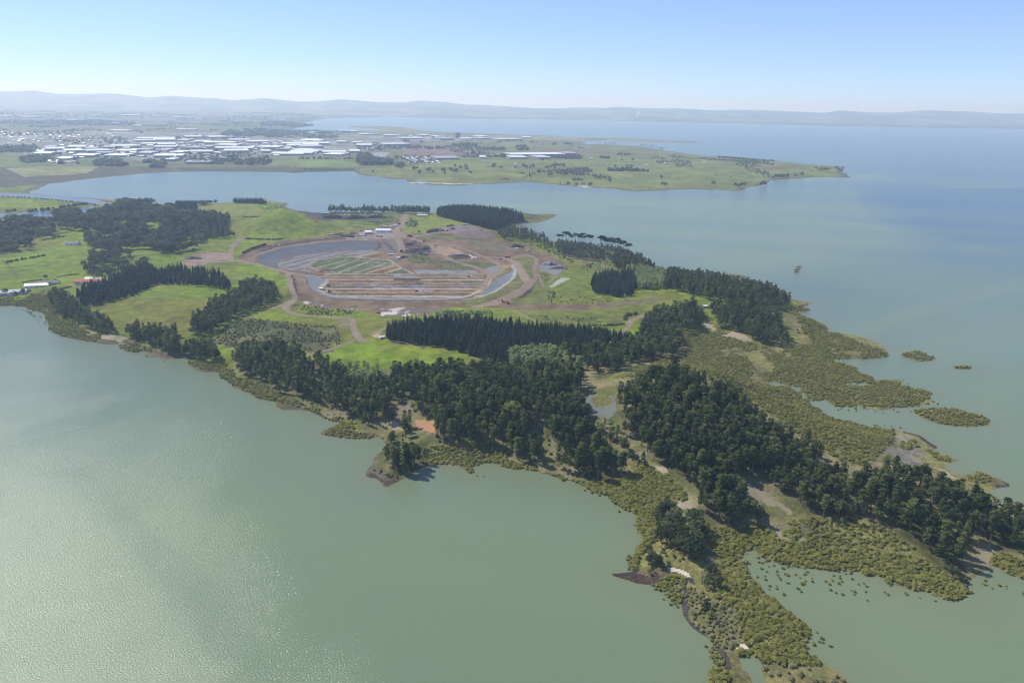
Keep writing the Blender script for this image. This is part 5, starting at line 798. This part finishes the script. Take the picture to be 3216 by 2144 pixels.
def house(name, spot, rz, w, d, h, wall, roof, label, cat='house', wins=3, wing=None):
    e = empty(name, pt(spot)[0], rz, label, cat); v, q = gable_wall(-w/2, w/2, -d/2, d/2, -1.5, h, d*.22); part('wall', (v, fixf(q)), wall, e); geo = [gable(-w/2, w/2, -d/2, d/2, h+.03, d*.22, .6, .2)]
    if wing:
        wx, wd, wl = wing; geo2 = gable(-wl/2, wl/2, -wd/2, wd/2, h-.05, wd*.22, .5, .2); R90 = geo2[0].copy(); R90[:, 0], R90[:, 1] = -geo2[0][:, 1]+wx, geo2[0][:, 0]-d/2-wl/2+1.5; geo.append((R90, geo2[1])); part('wall', boxm(wx-wd/2, wx+wd/2, -d/2-wl+1.5, -d/2+.1, -1.5, h-.2), wall, e)
    part('roof', join(geo), roof, e)
    for i in range(wins): part('window', boxm(-w/2+w*(i+.5)/wins-.9, -w/2+w*(i+.5)/wins+.9, -d/2-.12, -d/2+.1, .9, 2.2), Mglass, e)
    part('door', boxm(w*.02-.5, w*.02+.5, -d/2-.1, -d/2+.1, 0, 2.1), Mdkroof, e); return e
house('farmhouse', "D 735,885", .15, 44, 13, 4.2, Mcream, Mtile, 'sprawling farmhouse with red tiled roofs and cream walls', 'farmhouse', 6, (-10, 11, 12)); house('outbuilding', "D 815,872", .25, 12, 9, 3.5, Mwp, Mwh, 'small white roofed outbuilding at the right end of the farmhouse', 'outbuilding', 1); house('outbuilding', "D 735,862", .1, 11, 8, 3.5, Mwp, Mpale, 'pale roofed outbuilding behind the farmhouse', 'outbuilding', 1)
house('long_shed', "D 308,918", .3, 34, 10, 4, Mwp, Mwh, 'long white roofed shed in the left paddock', 'shed', 5); house('house', "D 392,898", .28, 34, 12, 4, Mcream, Mdkroof, 'long house with a grey roof right of the white shed', 'house', 5, (6, 10, 8)); house('house', "D 598,572", .1, 26, 12, 5, Mwp, Mdkroof, 'dark roofed barn like house at the edge of the big wood', 'house', 3)
house('house', "D 85,978", .35, 26, 13, 4.5, Mcream, Mgrey, 'grey brown roofed house on the near left shore', 'house', 4, (5, 9, 8)); house('house', "D 168,970", .35, 18, 10, 4.5, Mwp, Mpale, 'pale roofed house right of the brown one on the near shore', 'house', 3); house('house', "D 20,985", .35, 16, 9, 4, Mcream, Mdkroof, 'dark roofed cottage at the left border by the shore', 'cottage', 2)
house('site_office', "E 1780,506", .05, 34, 13, 5.5, Mwp, Mwh, 'big white site building with an open front in the gravel yard', 'building', 4); house('marquee', "E 1598,518", .05, 15, 12, 4, Mwp, Mwh, 'white marquee like store standing in the dirt yard', 'store', 0); house('shed', "E 1070,288", .1, 20, 9, 4, Mwall, Mgreen, 'green roofed shed at the back edge of the quarry', 'shed', 2); house('shed', "E 2262,312", 0, 26, 8, 4, Mcream, Mcream, 'cream low shed in front of the far conifer row', 'shed', 3)
house('shed', "K 1205,695", .4, 9, 5, 2.6, Mwp, Mwh, 'white caravan like hut on the grass by the right hand wood', 'hut', 2); house('shed', "I 1998,540", .5, 7, 4, 2.4, Mwp, Mwh, 'small white hut at the left end of the plantation', 'hut', 1); house('shed', "K 470,1003", .2, 12, 7, 3, Mwp, Mwh, 'white roofed hut half hidden in the plantation', 'hut', 2); house('shed', "K 530,1008", .1, 9, 6, 3, Mwp, Mpale, 'pale hut right of the white one in the plantation', 'hut', 1)

def wheel(x, y, r, w=.4):
    a = np.arange(10)*2*np.pi/10; v = np.concatenate([np.stack([x+np.cos(a)*r, np.full(10, y+s*w/2), r+np.sin(a)*r], 1) for s in (-1, 1)]); k = np.arange(10)
    f = np.stack([k, k+10, (k+1) % 10+10, (k+1) % 10], 1); caps = [[o, o+i, o+i+1, o+i+2] for o in (0, 10) for i in (1, 3, 5, 7)]; return v, np.concatenate([f, np.array(caps)])
def tapered(x0, x1, y, z0, z1, tx0, tx1, ty):
    v = np.array([[x0, -y, z0], [x1, -y, z0], [x0, y, z0], [x1, y, z0], [x0+tx0, -ty, z1], [x1-tx1, -ty, z1], [x0+tx0, ty, z1], [x1-tx1, ty, z1]], float); return v, boxm(0, 1, 0, 1, 0, 1)[1]
def at_spot(name, spot, rz, label, cat, group=None, k=1.0):
    k = 1+(k-1)*.35 if k > 1 else k
    e = empty(name, pt(spot)[0], rz, label, cat, group); e.scale = (k, k, k); return e
def ute(spot, rz, mat, label, group=None, van=False, k=1.25):
    e = at_spot('van' if van else 'pickup_truck', spot, rz, label, 'van' if van else 'pickup', group, k)
    part('body', tapered(-2.6, 2.6, .95, .45, 1.15, .1, .15, .9), mat, e); part('cabin', tapered(-2.5 if van else -.9, 1.6, .88, 1.14, 2.15 if van else 1.85, .15, .7, .72), mat, e); part('windscreen', tapered(.95, 1.55, .8, 1.2, 1.8, .35, .05, .7), Mglass, e)
    for x in (-1.6, 1.65):
        for y in (-.9, .9): part('wheel', wheel(x, y, .4, .28), Mrub, e)
def excavator(spot, rz, mat, label, k=1.3, reach=1.0):
    e = at_spot('excavator', spot, rz, label, 'excavator', None, k)
    for y in (-1.2, 1.2): part('track', tapered(-2.2, 2.2, .35, 0, .95, .35, .35, .35), Mrub, e).location = (0, y, 0)
    part('body', tapered(-2.4, 1.5, 1.35, 1.05, 2.3, .3, .2, 1.25), mat, e); part('cab', tapered(.1, 1.7, .5, 2.25, 3.3, .1, .35, .45), Mglass, e).location = (0, .7, 0)
    part('boom', tube([[1.0, -.3, 2.0], [3.2, -.3, 4.9*reach], [5.6, -.3, 4.6*reach]], [.34, .36, .24], 4), mat, e); part('arm', tube([[5.5, -.3, 4.7*reach], [6.6, -.3, 2.2]], [.26, .18], 4), mat, e); part('bucket', tapered(5.9, 7.0, .6, .9, 2.1, .5, .1, .55), Msteel, e).location = (0, -.3, 0)
def dumper(spot, rz, mat, label, k=1.35, load=True):
    e = at_spot('dump_truck', spot, rz, label, 'dump truck', None, k)
    part('chassis', boxm(-4, 3.6, -.6, .6, .8, 1.3), Msteel, e); part('cab', tapered(2.0, 3.9, 1.2, 1.2, 3.1, .1, .5, 1.05), mat, e); part('windscreen', tapered(3.3, 3.82, .95, 2.0, 2.85, .1, .2, .85), Mglass, e); part('tipper', tapered(-4.3, 1.8, 1.0, 1.35, 2.7, -.4, -.2, 1.4), mat, e)
    for x in (-3.1, -1.4, 2.7):
        for y in (-1.1, 1.1): part('wheel', wheel(x, y, .75, .55), Mrub, e)
def bulldozer(spot, rz, mat, label, k=1.3):
    e = at_spot('bulldozer', spot, rz, label, 'bulldozer', None, k)
    for y in (-1, 1): part('track', tapered(-2, 2, .32, 0, 1.1, .4, .4, .32), Mrub, e).location = (0, y, 0)
    part('body', tapered(-1.9, 1.9, .75, .9, 2.0, .1, .3, .7), mat, e); part('cab', tapered(-1.5, .2, .7, 1.95, 3.2, .15, .2, .6), Mglass, e); part('blade', tapered(2.4, 2.8, 1.9, .1, 1.4, .05, .1, 1.9), Msteel, e)
    for y in (-1.2, 1.2): part('push_arm', boxm(.5, 2.45, y-.1, y+.1, .5, .75), Msteel, e)
def container(spot, rz, mat, label, group=None, L_=6.1, k=1.3):
    e = at_spot('container', spot, rz, label, 'container', group, k); part('wall', boxm(-L_/2, L_/2, -1.2, 1.2, .1, 2.55), mat, e); part('roof', gable(-L_/2, L_/2, -1.2, 1.2, 2.58, .12, .05, .06), mat, e); part('door', boxm(L_/2, L_/2+.06, -1.1, 1.1, .2, 2.4), Msteel, e); part('window', boxm(-.8, .8, -1.24, -1.19, 1.1, 1.9), Mglass, e)
excavator("E 1105,1172", .1, Msteel, 'dark long armed excavator at the left ends of the lower cells', 1.9, 1.1); dumper("E 1022,1215", -.6, Mwp, 'white dump truck on the lane at the left end of the cells'); bulldozer("E 1115,1240", .2, Mred, 'reddish bulldozer on the floor of the lower cells'); ute("E 1722,1502", .2, Mred, 'red pickup below the lower rim of the works', None, False, 1.6)
for i, x in enumerate((425, 485, 545)): ute("G %d,1238" % x, .1, (Mdk, Mwp, Mwp)[i], ('dark pickup in the lower cells, left of two white ones', 'white pickup in the lower cells, in the middle of three', 'white pickup in the lower cells, right of two others')[i], 'pickups in the lower cells')
ute("G 1068,1056", 0, Mdk, 'dark pickup at the right end of the upper lanes'); ute("G 1100,1052", .1, Mwp, 'white pickup at the right end of the upper lanes'); dumper("G 1545,818", .1, Mred, 'red dump truck on the haul road above the grassy bund', 1.8); bulldozer("G 1458,842", .3, Mdk, 'dark bulldozer left of the red dump truck')
excavator("G 1490,1366", 2.8, Mor, 'orange excavator at the lower bend of the haul road', 1.4); bulldozer("G 1550,1386", .1, Mor, 'bright orange bulldozer right of the excavator at the bend', 1.5)
excavator("G 580,508", 1, Mor, 'orange excavator on the upper dirt ramp', 1.6); dumper("G 742,508", .2, Mdk, 'dark dump truck on the lower step of the terrace'); excavator("G 802,520", .3, Mor, 'orange excavator on the lower step of the terrace', 1.6); excavator("G 310,552", .4, Myel, 'yellow excavator beside the main junction', 1.6); bulldozer("G 518,626", -.3, Mor, 'orange bulldozer on the ramp above the dark pit', 1.7)
dumper("G 240,745", 1.4, Mdk, 'black dump truck driving down the main ramp', 1.8); dumper("G 415,724", .5, Mred, 'red dump truck in the dark pit', 1.4); excavator("G 480,776", .2, Mdk, 'dark excavator at the mouth of the pit', 1.4); ute("G 545,770", .2, Mwp, 'white pickup at the mouth of the pit'); ute("G 320,716", .2, Mwp, 'white pickup up in the dark pit'); ute("G 692,778", -.5, Mwp, 'white pickup at the head of the thin lane', None, True, 1.5); ute("G 853,858", -.3, Mwp, 'white van halfway down the thin lane', None, True, 1.5)
dumper("G 1022,418", .1, Mwp, 'white dump truck on the top of the terrace', 1.5); dumper("G 862,432", 0, Mdk, 'dark dump truck on the terrace, upper of two'); dumper("G 875,456", 0, Mdk, 'dark dump truck on the terrace, lower of two'); dumper("G 815,438", .1, Mdk, 'dark dump truck at the left end of the terrace'); ute("G 1222,488", .1, Mor, 'orange pickup on the terrace track', None, False, 1.5); ute("G 415,526", 0, Mwp, 'white van on the grass by the junction', None, True, 1.6); container("G 1660,714", .1, Mwp, 'white container on the far right bench'); container("G 1795,735", .4, Mwp, 'white container at the upper right junction')
container("G 200,835", .8, Mwp, 'white stack like container below the dark pit', None, 6.1, 1.9); container("E 1880,790", .1, Mpale, 'long pale container beside the basin floor', None, 12, 1.3)
for i, (x, y, m_) in enumerate(((1800, 440, Mwp), (1868, 440, Mwp), (1905, 434, Mwp), (1940, 426, Mwp), (1765, 440, Mpale))): container("E %d,%d" % (x, y), .25, m_, ('white container behind the site building, second from the left', 'white container behind the site building, middle one', 'white container behind the site building, second from the right', 'white container behind the site building, rightmost', 'pale container behind the site building, leftmost')[i], 'containers behind the site building', 9)
dumper("E 1975,408", 1.2, Mdk, 'dark truck parked at the roadside by the containers'); dumper("E 1142,545", .2, Mpale, 'pale dump truck at the left of the yard'); dumper("E 1256,530", .1, Mdk, 'dark dump truck behind the yard spoil heap'); dumper("E 1405,515", .1, Mor, 'orange dump truck left of the white marquee'); ute("E 1508,488", .1, Mbl, 'blue pickup behind the marquee', None, False, 1.7); ute("E 1705,580", 0, Mred, 'red pickup on the near edge of the yard', None, False, 1.7); ute("E 1752,580", 0, Mdk, 'dark pickup right of the red one on the yard edge', None, False, 1.7); dumper("E 1390,588", .2, Mdk, 'dark dump truck on the rim road of the basin')
for i, x in enumerate((1470, 1510, 1560)): ute("E %d,556" % x, .1, (Mdk, Myel, Mdk)[i], ('dark pickup in the yard, left of the yellow one', 'yellow pickup in the middle of the yard', 'dark pickup in the yard, right of the yellow one')[i])
for i, (x, y) in enumerate(((1305, 304), (1358, 308), (1562, 298), (1655, 300))): container("E %d,%d" % (x, y), .1, Mwp, ('white container at the quarry rim, leftmost of four', 'white container at the quarry rim, second of four', 'white container at the quarry rim, third of four', 'white container at the quarry rim, rightmost of four')[i])
ute("E 500,688", .3, Mwp, 'white van on the far left bend of the rim road', None, True, 1.6); ute("E 1035,612", .1, Mwp, 'white pickup on the far rim road', None, False, 1.5); ute("E 1570,612", .1, Mwp, 'white pickup on the liner edge below the yard'); ute("D 1845,514", .2, Mwp, 'white van by the track left of the grassy cone', None, True, 1.7); ute("E 755,572", .1, Mgreen, 'green pickup at the foot of the grassy cone', None, False, 1.6); bulldozer("E 2012,738", 1.3, Mdk, 'black bulldozer at the end of the main ramp') if False else None
for i in range(2):
    e = at_spot('marker_board', "G %d,992" % (672, 1050)[i], 0, ('white board standing in the grey pond, left one', 'white board standing in the grey pond, right one')[i], 'board'); part('post', boxm(-.12, .12, -.12, .12, -.5, 3.2), Msteel, e); part('panel', boxm(-1.6, 1.6, -.2, -.12, 1.2, 5), Mwp, e)
e = at_spot('drain_pipe', "J 258,318", 1.5, 'upright white pipe at the edge of the plantation', 'pipe'); part('pipe', tube([[0, 0, -.5], [0, 0, 6.5]], [.7, .7], 8), Mwp, e); part('collar', tube([[0, 0, 6.3], [0, 0, 6.9]], [1.0, 1.0], 8), Mpale, e)
Msoil = simple_mat('dug_soil', (.085, .065, .052), .95, .35, .4); Mgravelh = simple_mat('gravel_heap_stone', (.20, .195, .19), .95, .25, .6)
def heap(spot, w, d, h, rz, mat, label, group=None):
    gh = np.random.default_rng(int(w*10+d)); a = np.arange(14)*2*np.pi/14; rr = [1, .78, .5, .2]; zz = [-.25, .45, .85, 1.0]; jit = gh.uniform(.78, 1.2, (4, 14))
    vs = np.concatenate([np.stack([np.cos(a)*r*j*w/2, np.sin(a)*r*j*d/2, z*h*(.8+.35*gh.random(14)) if z > 0 else np.full(14, z*h)], 1) for r, z, j in zip(rr, zz, jit)]+[np.array([[0, 0, h]])]); k = np.arange(14)
    qs = np.concatenate([np.stack([i*14+k, i*14+(k+1) % 14, i*14+14+(k+1) % 14, i*14+14+k], 1) for i in range(3)]); tr = np.stack([42+k, 42+(k+1) % 14, np.full(14, 56)], 1)
    ob = mesh_np('soil_heap', vs, [qs, tr], mat); ob.location = pt(spot)[0]; ob.rotation_euler = (0, 0, rz); tag(ob, label, 'heap', group)
for s, w, d, h, rz, m_, lab in (("E 1330,556", 46, 14, 4, .1, Msoil, 'long dark soil heap at the left of the gravel yard'), ("E 1235,548", 26, 12, 4, 0, Msoil, 'small dark soil heap left of the yard'), ("E 1410,540", 30, 12, 3, .2, Msoil, 'low dark soil heap in front of the marquee'), ("E 1610,540", 26, 10, 3, 0, Msoil, 'brown soil heap right below the marquee'), ("G 2060,905", 34, 22, 7, .2, Mgravelh, 'tall grey gravel heap on the right hand pad'), ("G 2150,950", 42, 18, 5, .1, Mgravelh, 'long low grey gravel heap on the right hand pad'), ("G 1665,690", 34, 14, 6, .1, Msoil, 'reddish soil bank on the far right bench'), ("G 640,500", 40, 12, 6, .3, Msoil, 'dark cut bank heap at the left of the terrace'),
                                ("G 330,660", 22, 12, 4, .3, Msoil, 'dark spoil heap at the top of the pit'), ("G 420,760", 26, 10, 4, -.2, Msoil, 'dark spoil heap along the floor of the pit'), ("G 520,715", 18, 11, 4.5, .2, Msoil, 'dark spoil heap at the right side of the pit'), ("G 270,820", 22, 10, 4, .1, Msoil, 'brown spoil heap below the pit mouth'), ("G 960,800", 42, 10, 3.5, 0, Msoil, 'long dark spoil heap between the two haul roads'), ("G 340,560", 16, 9, 4, .1, Msoil, 'small soil heap beside the yellow excavator'), ("E 1700,330", 60, 12, 8, 0, Msoil, 'dark rubble bank on the floor of the far quarry'), ("E 1450,340", 70, 14, 9, 0, Msoil, 'long dark rubble bank in the middle of the far quarry'), ("E 1150,330", 60, 14, 9, 0, Msoil, 'dark rubble bank at the left of the far quarry'), ("D 1590,685", 30, 14, 4, .1, Msoil, 'brown heap on the bare dirt patch by the left track')): heap(s, w, d, h, rz, m_, lab)
# smoke over the far shore
sp = ground0(px("C 468,296"))[0]; gi = np.random.default_rng(2)
sv, sf = [], []; a = np.arange(12)*np.pi/6
rings = [np.stack([np.cos(a)*r+dx, np.sin(a)*r, np.full(12, z)], 1) for r, dx, z in ((14, 0, 6), (26, 4, 50), (38, 16, 95), (50, 34, 135), (34, 46, 165), (3, 50, 178))]
k = np.arange(12); fsx = [np.stack([i*12+k, i*12+(k+1) % 12, i*12+12+(k+1) % 12, i*12+12+k], 1) for i in range(5)]
sm_o = mesh_np('smoke', np.concatenate(rings), [np.concatenate(fsx), np.array([[0, 1, 2, 3], [0, 3, 4, 5], [0, 5, 6, 7], [0, 7, 8, 9], [0, 9, 10, 11]])[:, ::-1]], None); sm_o.location = (sp[0], sp[1], 0); tag(sm_o, 'thin white smoke plume rising from the far shore', 'smoke', None, 'stuff')
m, nt = new_mat('smoke_puff'); pv = N(nt, 'ShaderNodeVolumePrincipled', Density=.006); pv.inputs['Color'].default_value = (.97, .97, .97, 1); o = N(nt, 'ShaderNodeOutputMaterial'); nt.links.new(pv.outputs[0], o.inputs['Volume']); sm_o.data.materials.clear(); sm_o.data.materials.append(m)

# ------------------------------------------------------------------ far hills along the horizon
SKY = px("A -900,90 -300,100 0,95 120,95 260,88 400,110 560,112 700,105 820,102 960,115 1080,130 1270,117 1420,135 1700,150 1960,140 2100,158 2352,160 B 200,158 420,152 580,160 850,175 980,158 1150,165 1350,188 1600,195 1800,207 2000,212 2352,215 C 300,212 560,207 800,217 1000,228 1400,225 1750,240 1850,245 1980,228 2150,240 2352,240 F 2130,255 2352,262 2700,275 3200,290")
us = np.linspace(-900, 4200, 700); vs = np.interp(us, SKY[:, 0], SKY[:, 1]); dd = rays(np.stack([us, vs], -1))
hz = np.linspace(13000, 23000, 70)
t = hz[:, None]/dd[None, :, 1]; X = dd[None, :, 0]*t; Yh = np.broadcast_to(hz[:, None], X.shape)
top = CAMH+dd[:, 2]/dd[:, 1]*19500
top = top[None, :]+(fbm(X/900, Yh/1500, 50, 4)-.5)*75
prof = smooth(13200, 19500, hz)[:, None]*(1-.5*smooth(19600, 23000, hz)[:, None])
Z = prof*top*(1-.55*(1-prof)*fbm(X/2500, Yh/2500, 51, 4))*(1-.25*(1-prof)*fbm(X/600, Yh/600, 52, 3))-2*(1-prof)
idx2 = np.arange(X.size).reshape(X.shape); q2 = np.stack([idx2[:-1, :-1], idx2[:-1, 1:], idx2[1:, 1:], idx2[1:, :-1]], -1).reshape(-1, 4)
hv = np.stack([X, Yh, Z], -1).reshape(-1, 3); fc = hv[q2].mean(1)
nn = fbm(fc[:, 0]/420, fc[:, 1]/600, 53, 4)[:, None]; hc = C(.09, .11, .075)+(C(.17, .19, .12)-C(.09, .11, .075))*smooth(.45, .6, nn)
tag(mesh_np('far_hills', hv, q2, Mml, face_attr={'land_colour': hc}, smooth_=True), kind='structure')

# ------------------------------------------------------------------ water
wr = np.concatenate([np.geomspace(150, 3200, 330), np.geomspace(3230, 24500, 110)]); wa = np.linspace(-1.15, 1.15, 420)
WX, WY = np.tan(wa)[None, :]*wr[:, None], np.broadcast_to(wr[:, None], (len(wr), len(wa)))
WX = np.clip(WX, -24800, 24800)
wv = np.stack([WX, WY, np.zeros_like(WX)], -1).reshape(-1, 3); iw = np.arange(WX.size).reshape(WX.shape)
qw = np.stack([iw[:-1, :-1], iw[:-1, 1:], iw[1:, 1:], iw[1:, :-1]], -1).reshape(-1, 4)
wc = wv[qw].mean(1); ux = project(wc)
silt_sky = np.interp(wc[:, 1], [400, 900, 1500, 3000, 6000, 14000], [1, .86, .60, .47, .36, .30])  # silty green near; sky reflection and haze painted in as blue farther out
def soft(spec, w): 
    p = px(spec); d = segdist(ux, p, True); return smooth(-w, w, np.where(inpoly(ux, p), d, -d))
silt_sky = silt_sky+.25*(fbm(wc[:, 0]/350, wc[:, 1]/500, 60, 4)-.5)
silt_sky = silt_sky+.35*soft("F 1000,470 1500,440 1950,430 2150,560 1700,640 1200,520", 60)-.27*soft("F 1960,432 2352,425 2600,420 2600,680 2352,640 2150,590 2000,500", 24)*np.interp(wc[:, 1], [1500, 2600], [.6, 1])  # middle patch greener, right-hand patch bluer
silt_sky = silt_sky+.10*soft("F 2080,740 2352,700 2352,900 2250,980 2100,860", 60)
def streak(a, l, w, s):
    c_, s_ = math.cos(a), math.sin(a); return fbm((wc[:, 0]*c_+wc[:, 1]*s_)/l, (-wc[:, 0]*s_+wc[:, 1]*c_)/w, s, 4)-.5
silt_sky = silt_sky+.5*streak(-.25, 1500, 130, 62)*np.interp(wc[:, 1], [900, 1800], [.5, 1])+.12*streak(1.0, 600, 60, 63)*np.interp(wc[:, 1], [700, 1500], [1, .3])
silt_sky = silt_sky-.9*soft("D -300,90 0,145 480,165 960,235 700,225 0,175", 6)-.9*soft("D -300,300 0,312 800,255 835,300 470,335 0,360", 6)-.05*soft("F 150,1060 230,1080 420,1250 560,1420 640,1568 540,1568 400,1400 250,1200 120,1090", 25)+.06*soft("F 180,1035 330,1160 480,1290 560,1380 500,1330 320,1200", 14)+.5*soft("F 1700,408 1990,402 2060,412 1760,416", 8)+.45*soft("F 2150,430 2300,424 2400,428 2250,434", 7)+.3*soft("F 1000,470 1300,480 1500,470 1300,462", 10)+.18*soft("F 1500,476 1800,492 2000,516 2200,556 2352,586 2352,592 2200,564 2000,524 1800,500 1500,484", 6)+.12*soft("F 2180,590 2240,600 2260,570 2220,560", 10)+.22*soft("F 1560,800 1800,820 2100,700 2352,640 2352,660 2100,730 1900,800", 25)+.12*soft("F 2300,600 2150,570 2220,560 2352,560", 12)  # two channels painted bluer for reflected sky; other lanes vary in tone
silt_sky = np.clip(silt_sky, 0, 1.25)[:, None]
sid, smd = coast(wc[:, :2][wc[:, 1] < 6500]); dd_ = np.full(len(wc), -999.); dd_[wc[:, 1] < 6500] = np.maximum(sid, smd); shoal = np.exp(np.minimum(dd_, 0)/16.)[:, None]*.55*(.4+.9*fbm(wc[:, 0]/40, wc[:, 1]/40, 64, 3)[:, None])
wcol = C(.030, .080, .138)+(C(.136, .184, .102)-C(.030, .080, .138))*silt_sky
ripple = np.clip(1.0-.14*soft("F 150,1060 230,1080 420,1250 560,1420 640,1568 540,1568 400,1400 250,1200 120,1090", 70)-.12*smooth(-.02, .22, streak(1.15, 500, 70, 66))-.62*soft("F 760,900 1500,1150 1900,1700 1150,1700 800,1250", 420)-.75*soft("F 1800,900 2600,700 2600,2000 1800,1900", 100), .12, 1.1)
wcol = wcol+(C(.150, .142, .078)-wcol)*np.clip(shoal, 0, .8)
water = mesh_np('water', wv, qw, None, face_attr={'land_colour': wcol, 'ripple': ripple, 'chop': np.interp(wc[:, 1], [500, 1100, 2500, 9000], [WROUGH, WROUGH+.03, .23, .24])}, smooth_=True); tag(water, kind='structure')
m, nt = new_mat('harbour_water'); L = nt.links
at = N(nt, 'ShaderNodeAttribute', attribute_name='land_colour'); ge = N(nt, 'ShaderNodeNewGeometry')
mp = N(nt, 'ShaderNodeMapping'); mp.inputs['Rotation'].default_value = (0, 0, .5); mp.inputs['Scale'].default_value = (1, 1.5, 1); L.new(ge.outputs['Position'], mp.inputs['Vector'])
w1 = N(nt, 'ShaderNodeTexNoise', Scale=.85, Detail=2.0, Roughness=.6); L.new(mp.outputs[0], w1.inputs['Vector'])
big = N(nt, 'ShaderNodeTexNoise', Scale=.006, Detail=4.0, Roughness=.55, Distortion=.6); L.new(ge.outputs['Position'], big.inputs['Vector'])
wind = N(nt, 'ShaderNodeMapRange'); wind.inputs['From Min'].default_value = .38; wind.inputs['From Max'].default_value = .62; wind.inputs['To Min'].default_value = .8; wind.inputs['To Max'].default_value = 1.0; L.new(big.outputs['Fac'], wind.inputs['Value'])
bs = N(nt, 'ShaderNodeMath', operation='MULTIPLY'); bs.inputs[1].default_value = WAVE; rp = N(nt, 'ShaderNodeAttribute', attribute_name='ripple'); rm = N(nt, 'ShaderNodeMath', operation='MULTIPLY'); L.new(wind.outputs[0], rm.inputs[0]); L.new(rp.outputs['Fac'], rm.inputs[1]); L.new(rm.outputs[0], bs.inputs[0])
bp = N(nt, 'ShaderNodeBump', Distance=1.0); L.new(bs.outputs[0], bp.inputs['Strength']); L.new(w1.outputs['Fac'], bp.inputs['Height'])
ch = N(nt, 'ShaderNodeAttribute', attribute_name='chop'); b = N(nt, 'ShaderNodeBsdfPrincipled', Roughness=WROUGH, IOR=1.33); L.new(ch.outputs['Fac'], b.inputs['Roughness']); b.inputs['Specular IOR Level'].default_value = .5
L.new(at.outputs['Vector'], b.inputs['Base Color']); L.new(bp.outputs[0], b.inputs['Normal'])
o = N(nt, 'ShaderNodeOutputMaterial'); L.new(b.outputs[0], o.inputs[0])
water.data.materials.clear(); water.data.materials.append(m)

# ------------------------------------------------------------------ air, sky, sun
if HAZE > 0:
    hx, z0, z1 = 26000, -3.5, 430
    hvx = [(x, y, z) for x in (-hx, hx) for y in (-1500, hx) for z in (z0, z1)]
    hz_ = mesh_np('haze', hvx, np.array([[0, 1, 3, 2], [4, 6, 7, 5], [0, 4, 5, 1], [2, 3, 7, 6], [0, 2, 6, 4], [1, 5, 7, 3]]), None); tag(hz_, kind='stuff', label='pale blue haze lying over the harbour and the far land', cat='haze')
    m, nt = new_mat('haze_air'); pv = N(nt, 'ShaderNodeVolumePrincipled', Density=HAZE, Anisotropy=.25); pv.inputs['Color'].default_value = HCOL; pv.inputs['Absorption Color'].default_value = (1, 1, 1, 1)
    o = N(nt, 'ShaderNodeOutputMaterial'); nt.links.new(pv.outputs[0], o.inputs['Volume']); hz_.data.materials.clear(); hz_.data.materials.append(m)
W = bpy.data.worlds.new('World'); SC.world = W; W.use_nodes = True; nt = W.node_tree; nt.nodes.clear()
sky = N(nt, 'ShaderNodeTexSky'); sky.sky_type = 'NISHITA'; sky.sun_disc = False; sky.sun_elevation = SUN_EL; sky.sun_rotation = SUN_AZ; sky.altitude = 300; sky.air_density = SKYAIR; sky.dust_density = SKYDUST; sky.ozone_density = SKYOZ
bg = N(nt, 'ShaderNodeBackground', Strength=SKYS); ti = N(nt, 'ShaderNodeVectorMath', operation='MULTIPLY'); ti.inputs[1].default_value = SKYTINT; nt.links.new(sky.outputs[0], ti.inputs[0])
ga = N(nt, 'ShaderNodeGamma', Gamma=SKYGAM); nt.links.new(ti.outputs[0], ga.inputs[0]); tj = N(nt, 'ShaderNodeVectorMath', operation='MULTIPLY'); tj.inputs[1].default_value = SKYGAIN; nt.links.new(ga.outputs[0], tj.inputs[0]); nt.links.new(tj.outputs[0], bg.inputs[0]); o = N(nt, 'ShaderNodeOutputWorld'); nt.links.new(bg.outputs[0], o.inputs[0])
sl = bpy.data.lights.new('sun', 'SUN'); sl.energy = SUNS; sl.angle = R(.53); sl.color = (1, .96, .89)
so = bpy.data.objects.new('sun', sl); COL.objects.link(so)
sd = Vector((math.sin(SUN_AZ)*math.cos(SUN_EL), math.cos(SUN_AZ)*math.cos(SUN_EL), math.sin(SUN_EL)))
so.rotation_euler = sd.to_track_quat('Z', 'Y').to_euler(); so.location = (0, 0, 500)
SC.view_settings.view_transform = 'Standard'; SC.view_settings.look = 'None'; SC.view_settings.exposure = EXPO; SC.view_settings.gamma = 1
cy = SC.cycles; cy.use_denoising = True; cy.denoiser = 'OPENIMAGEDENOISE'; cy.denoising_prefilter = 'ACCURATE'; cy.filter_width = 1.15; cy.max_bounces = 5; cy.diffuse_bounces = 2; cy.glossy_bounces = 2; cy.transmission_bounces = 2; cy.volume_bounces = 1; cy.sample_clamp_indirect = 4
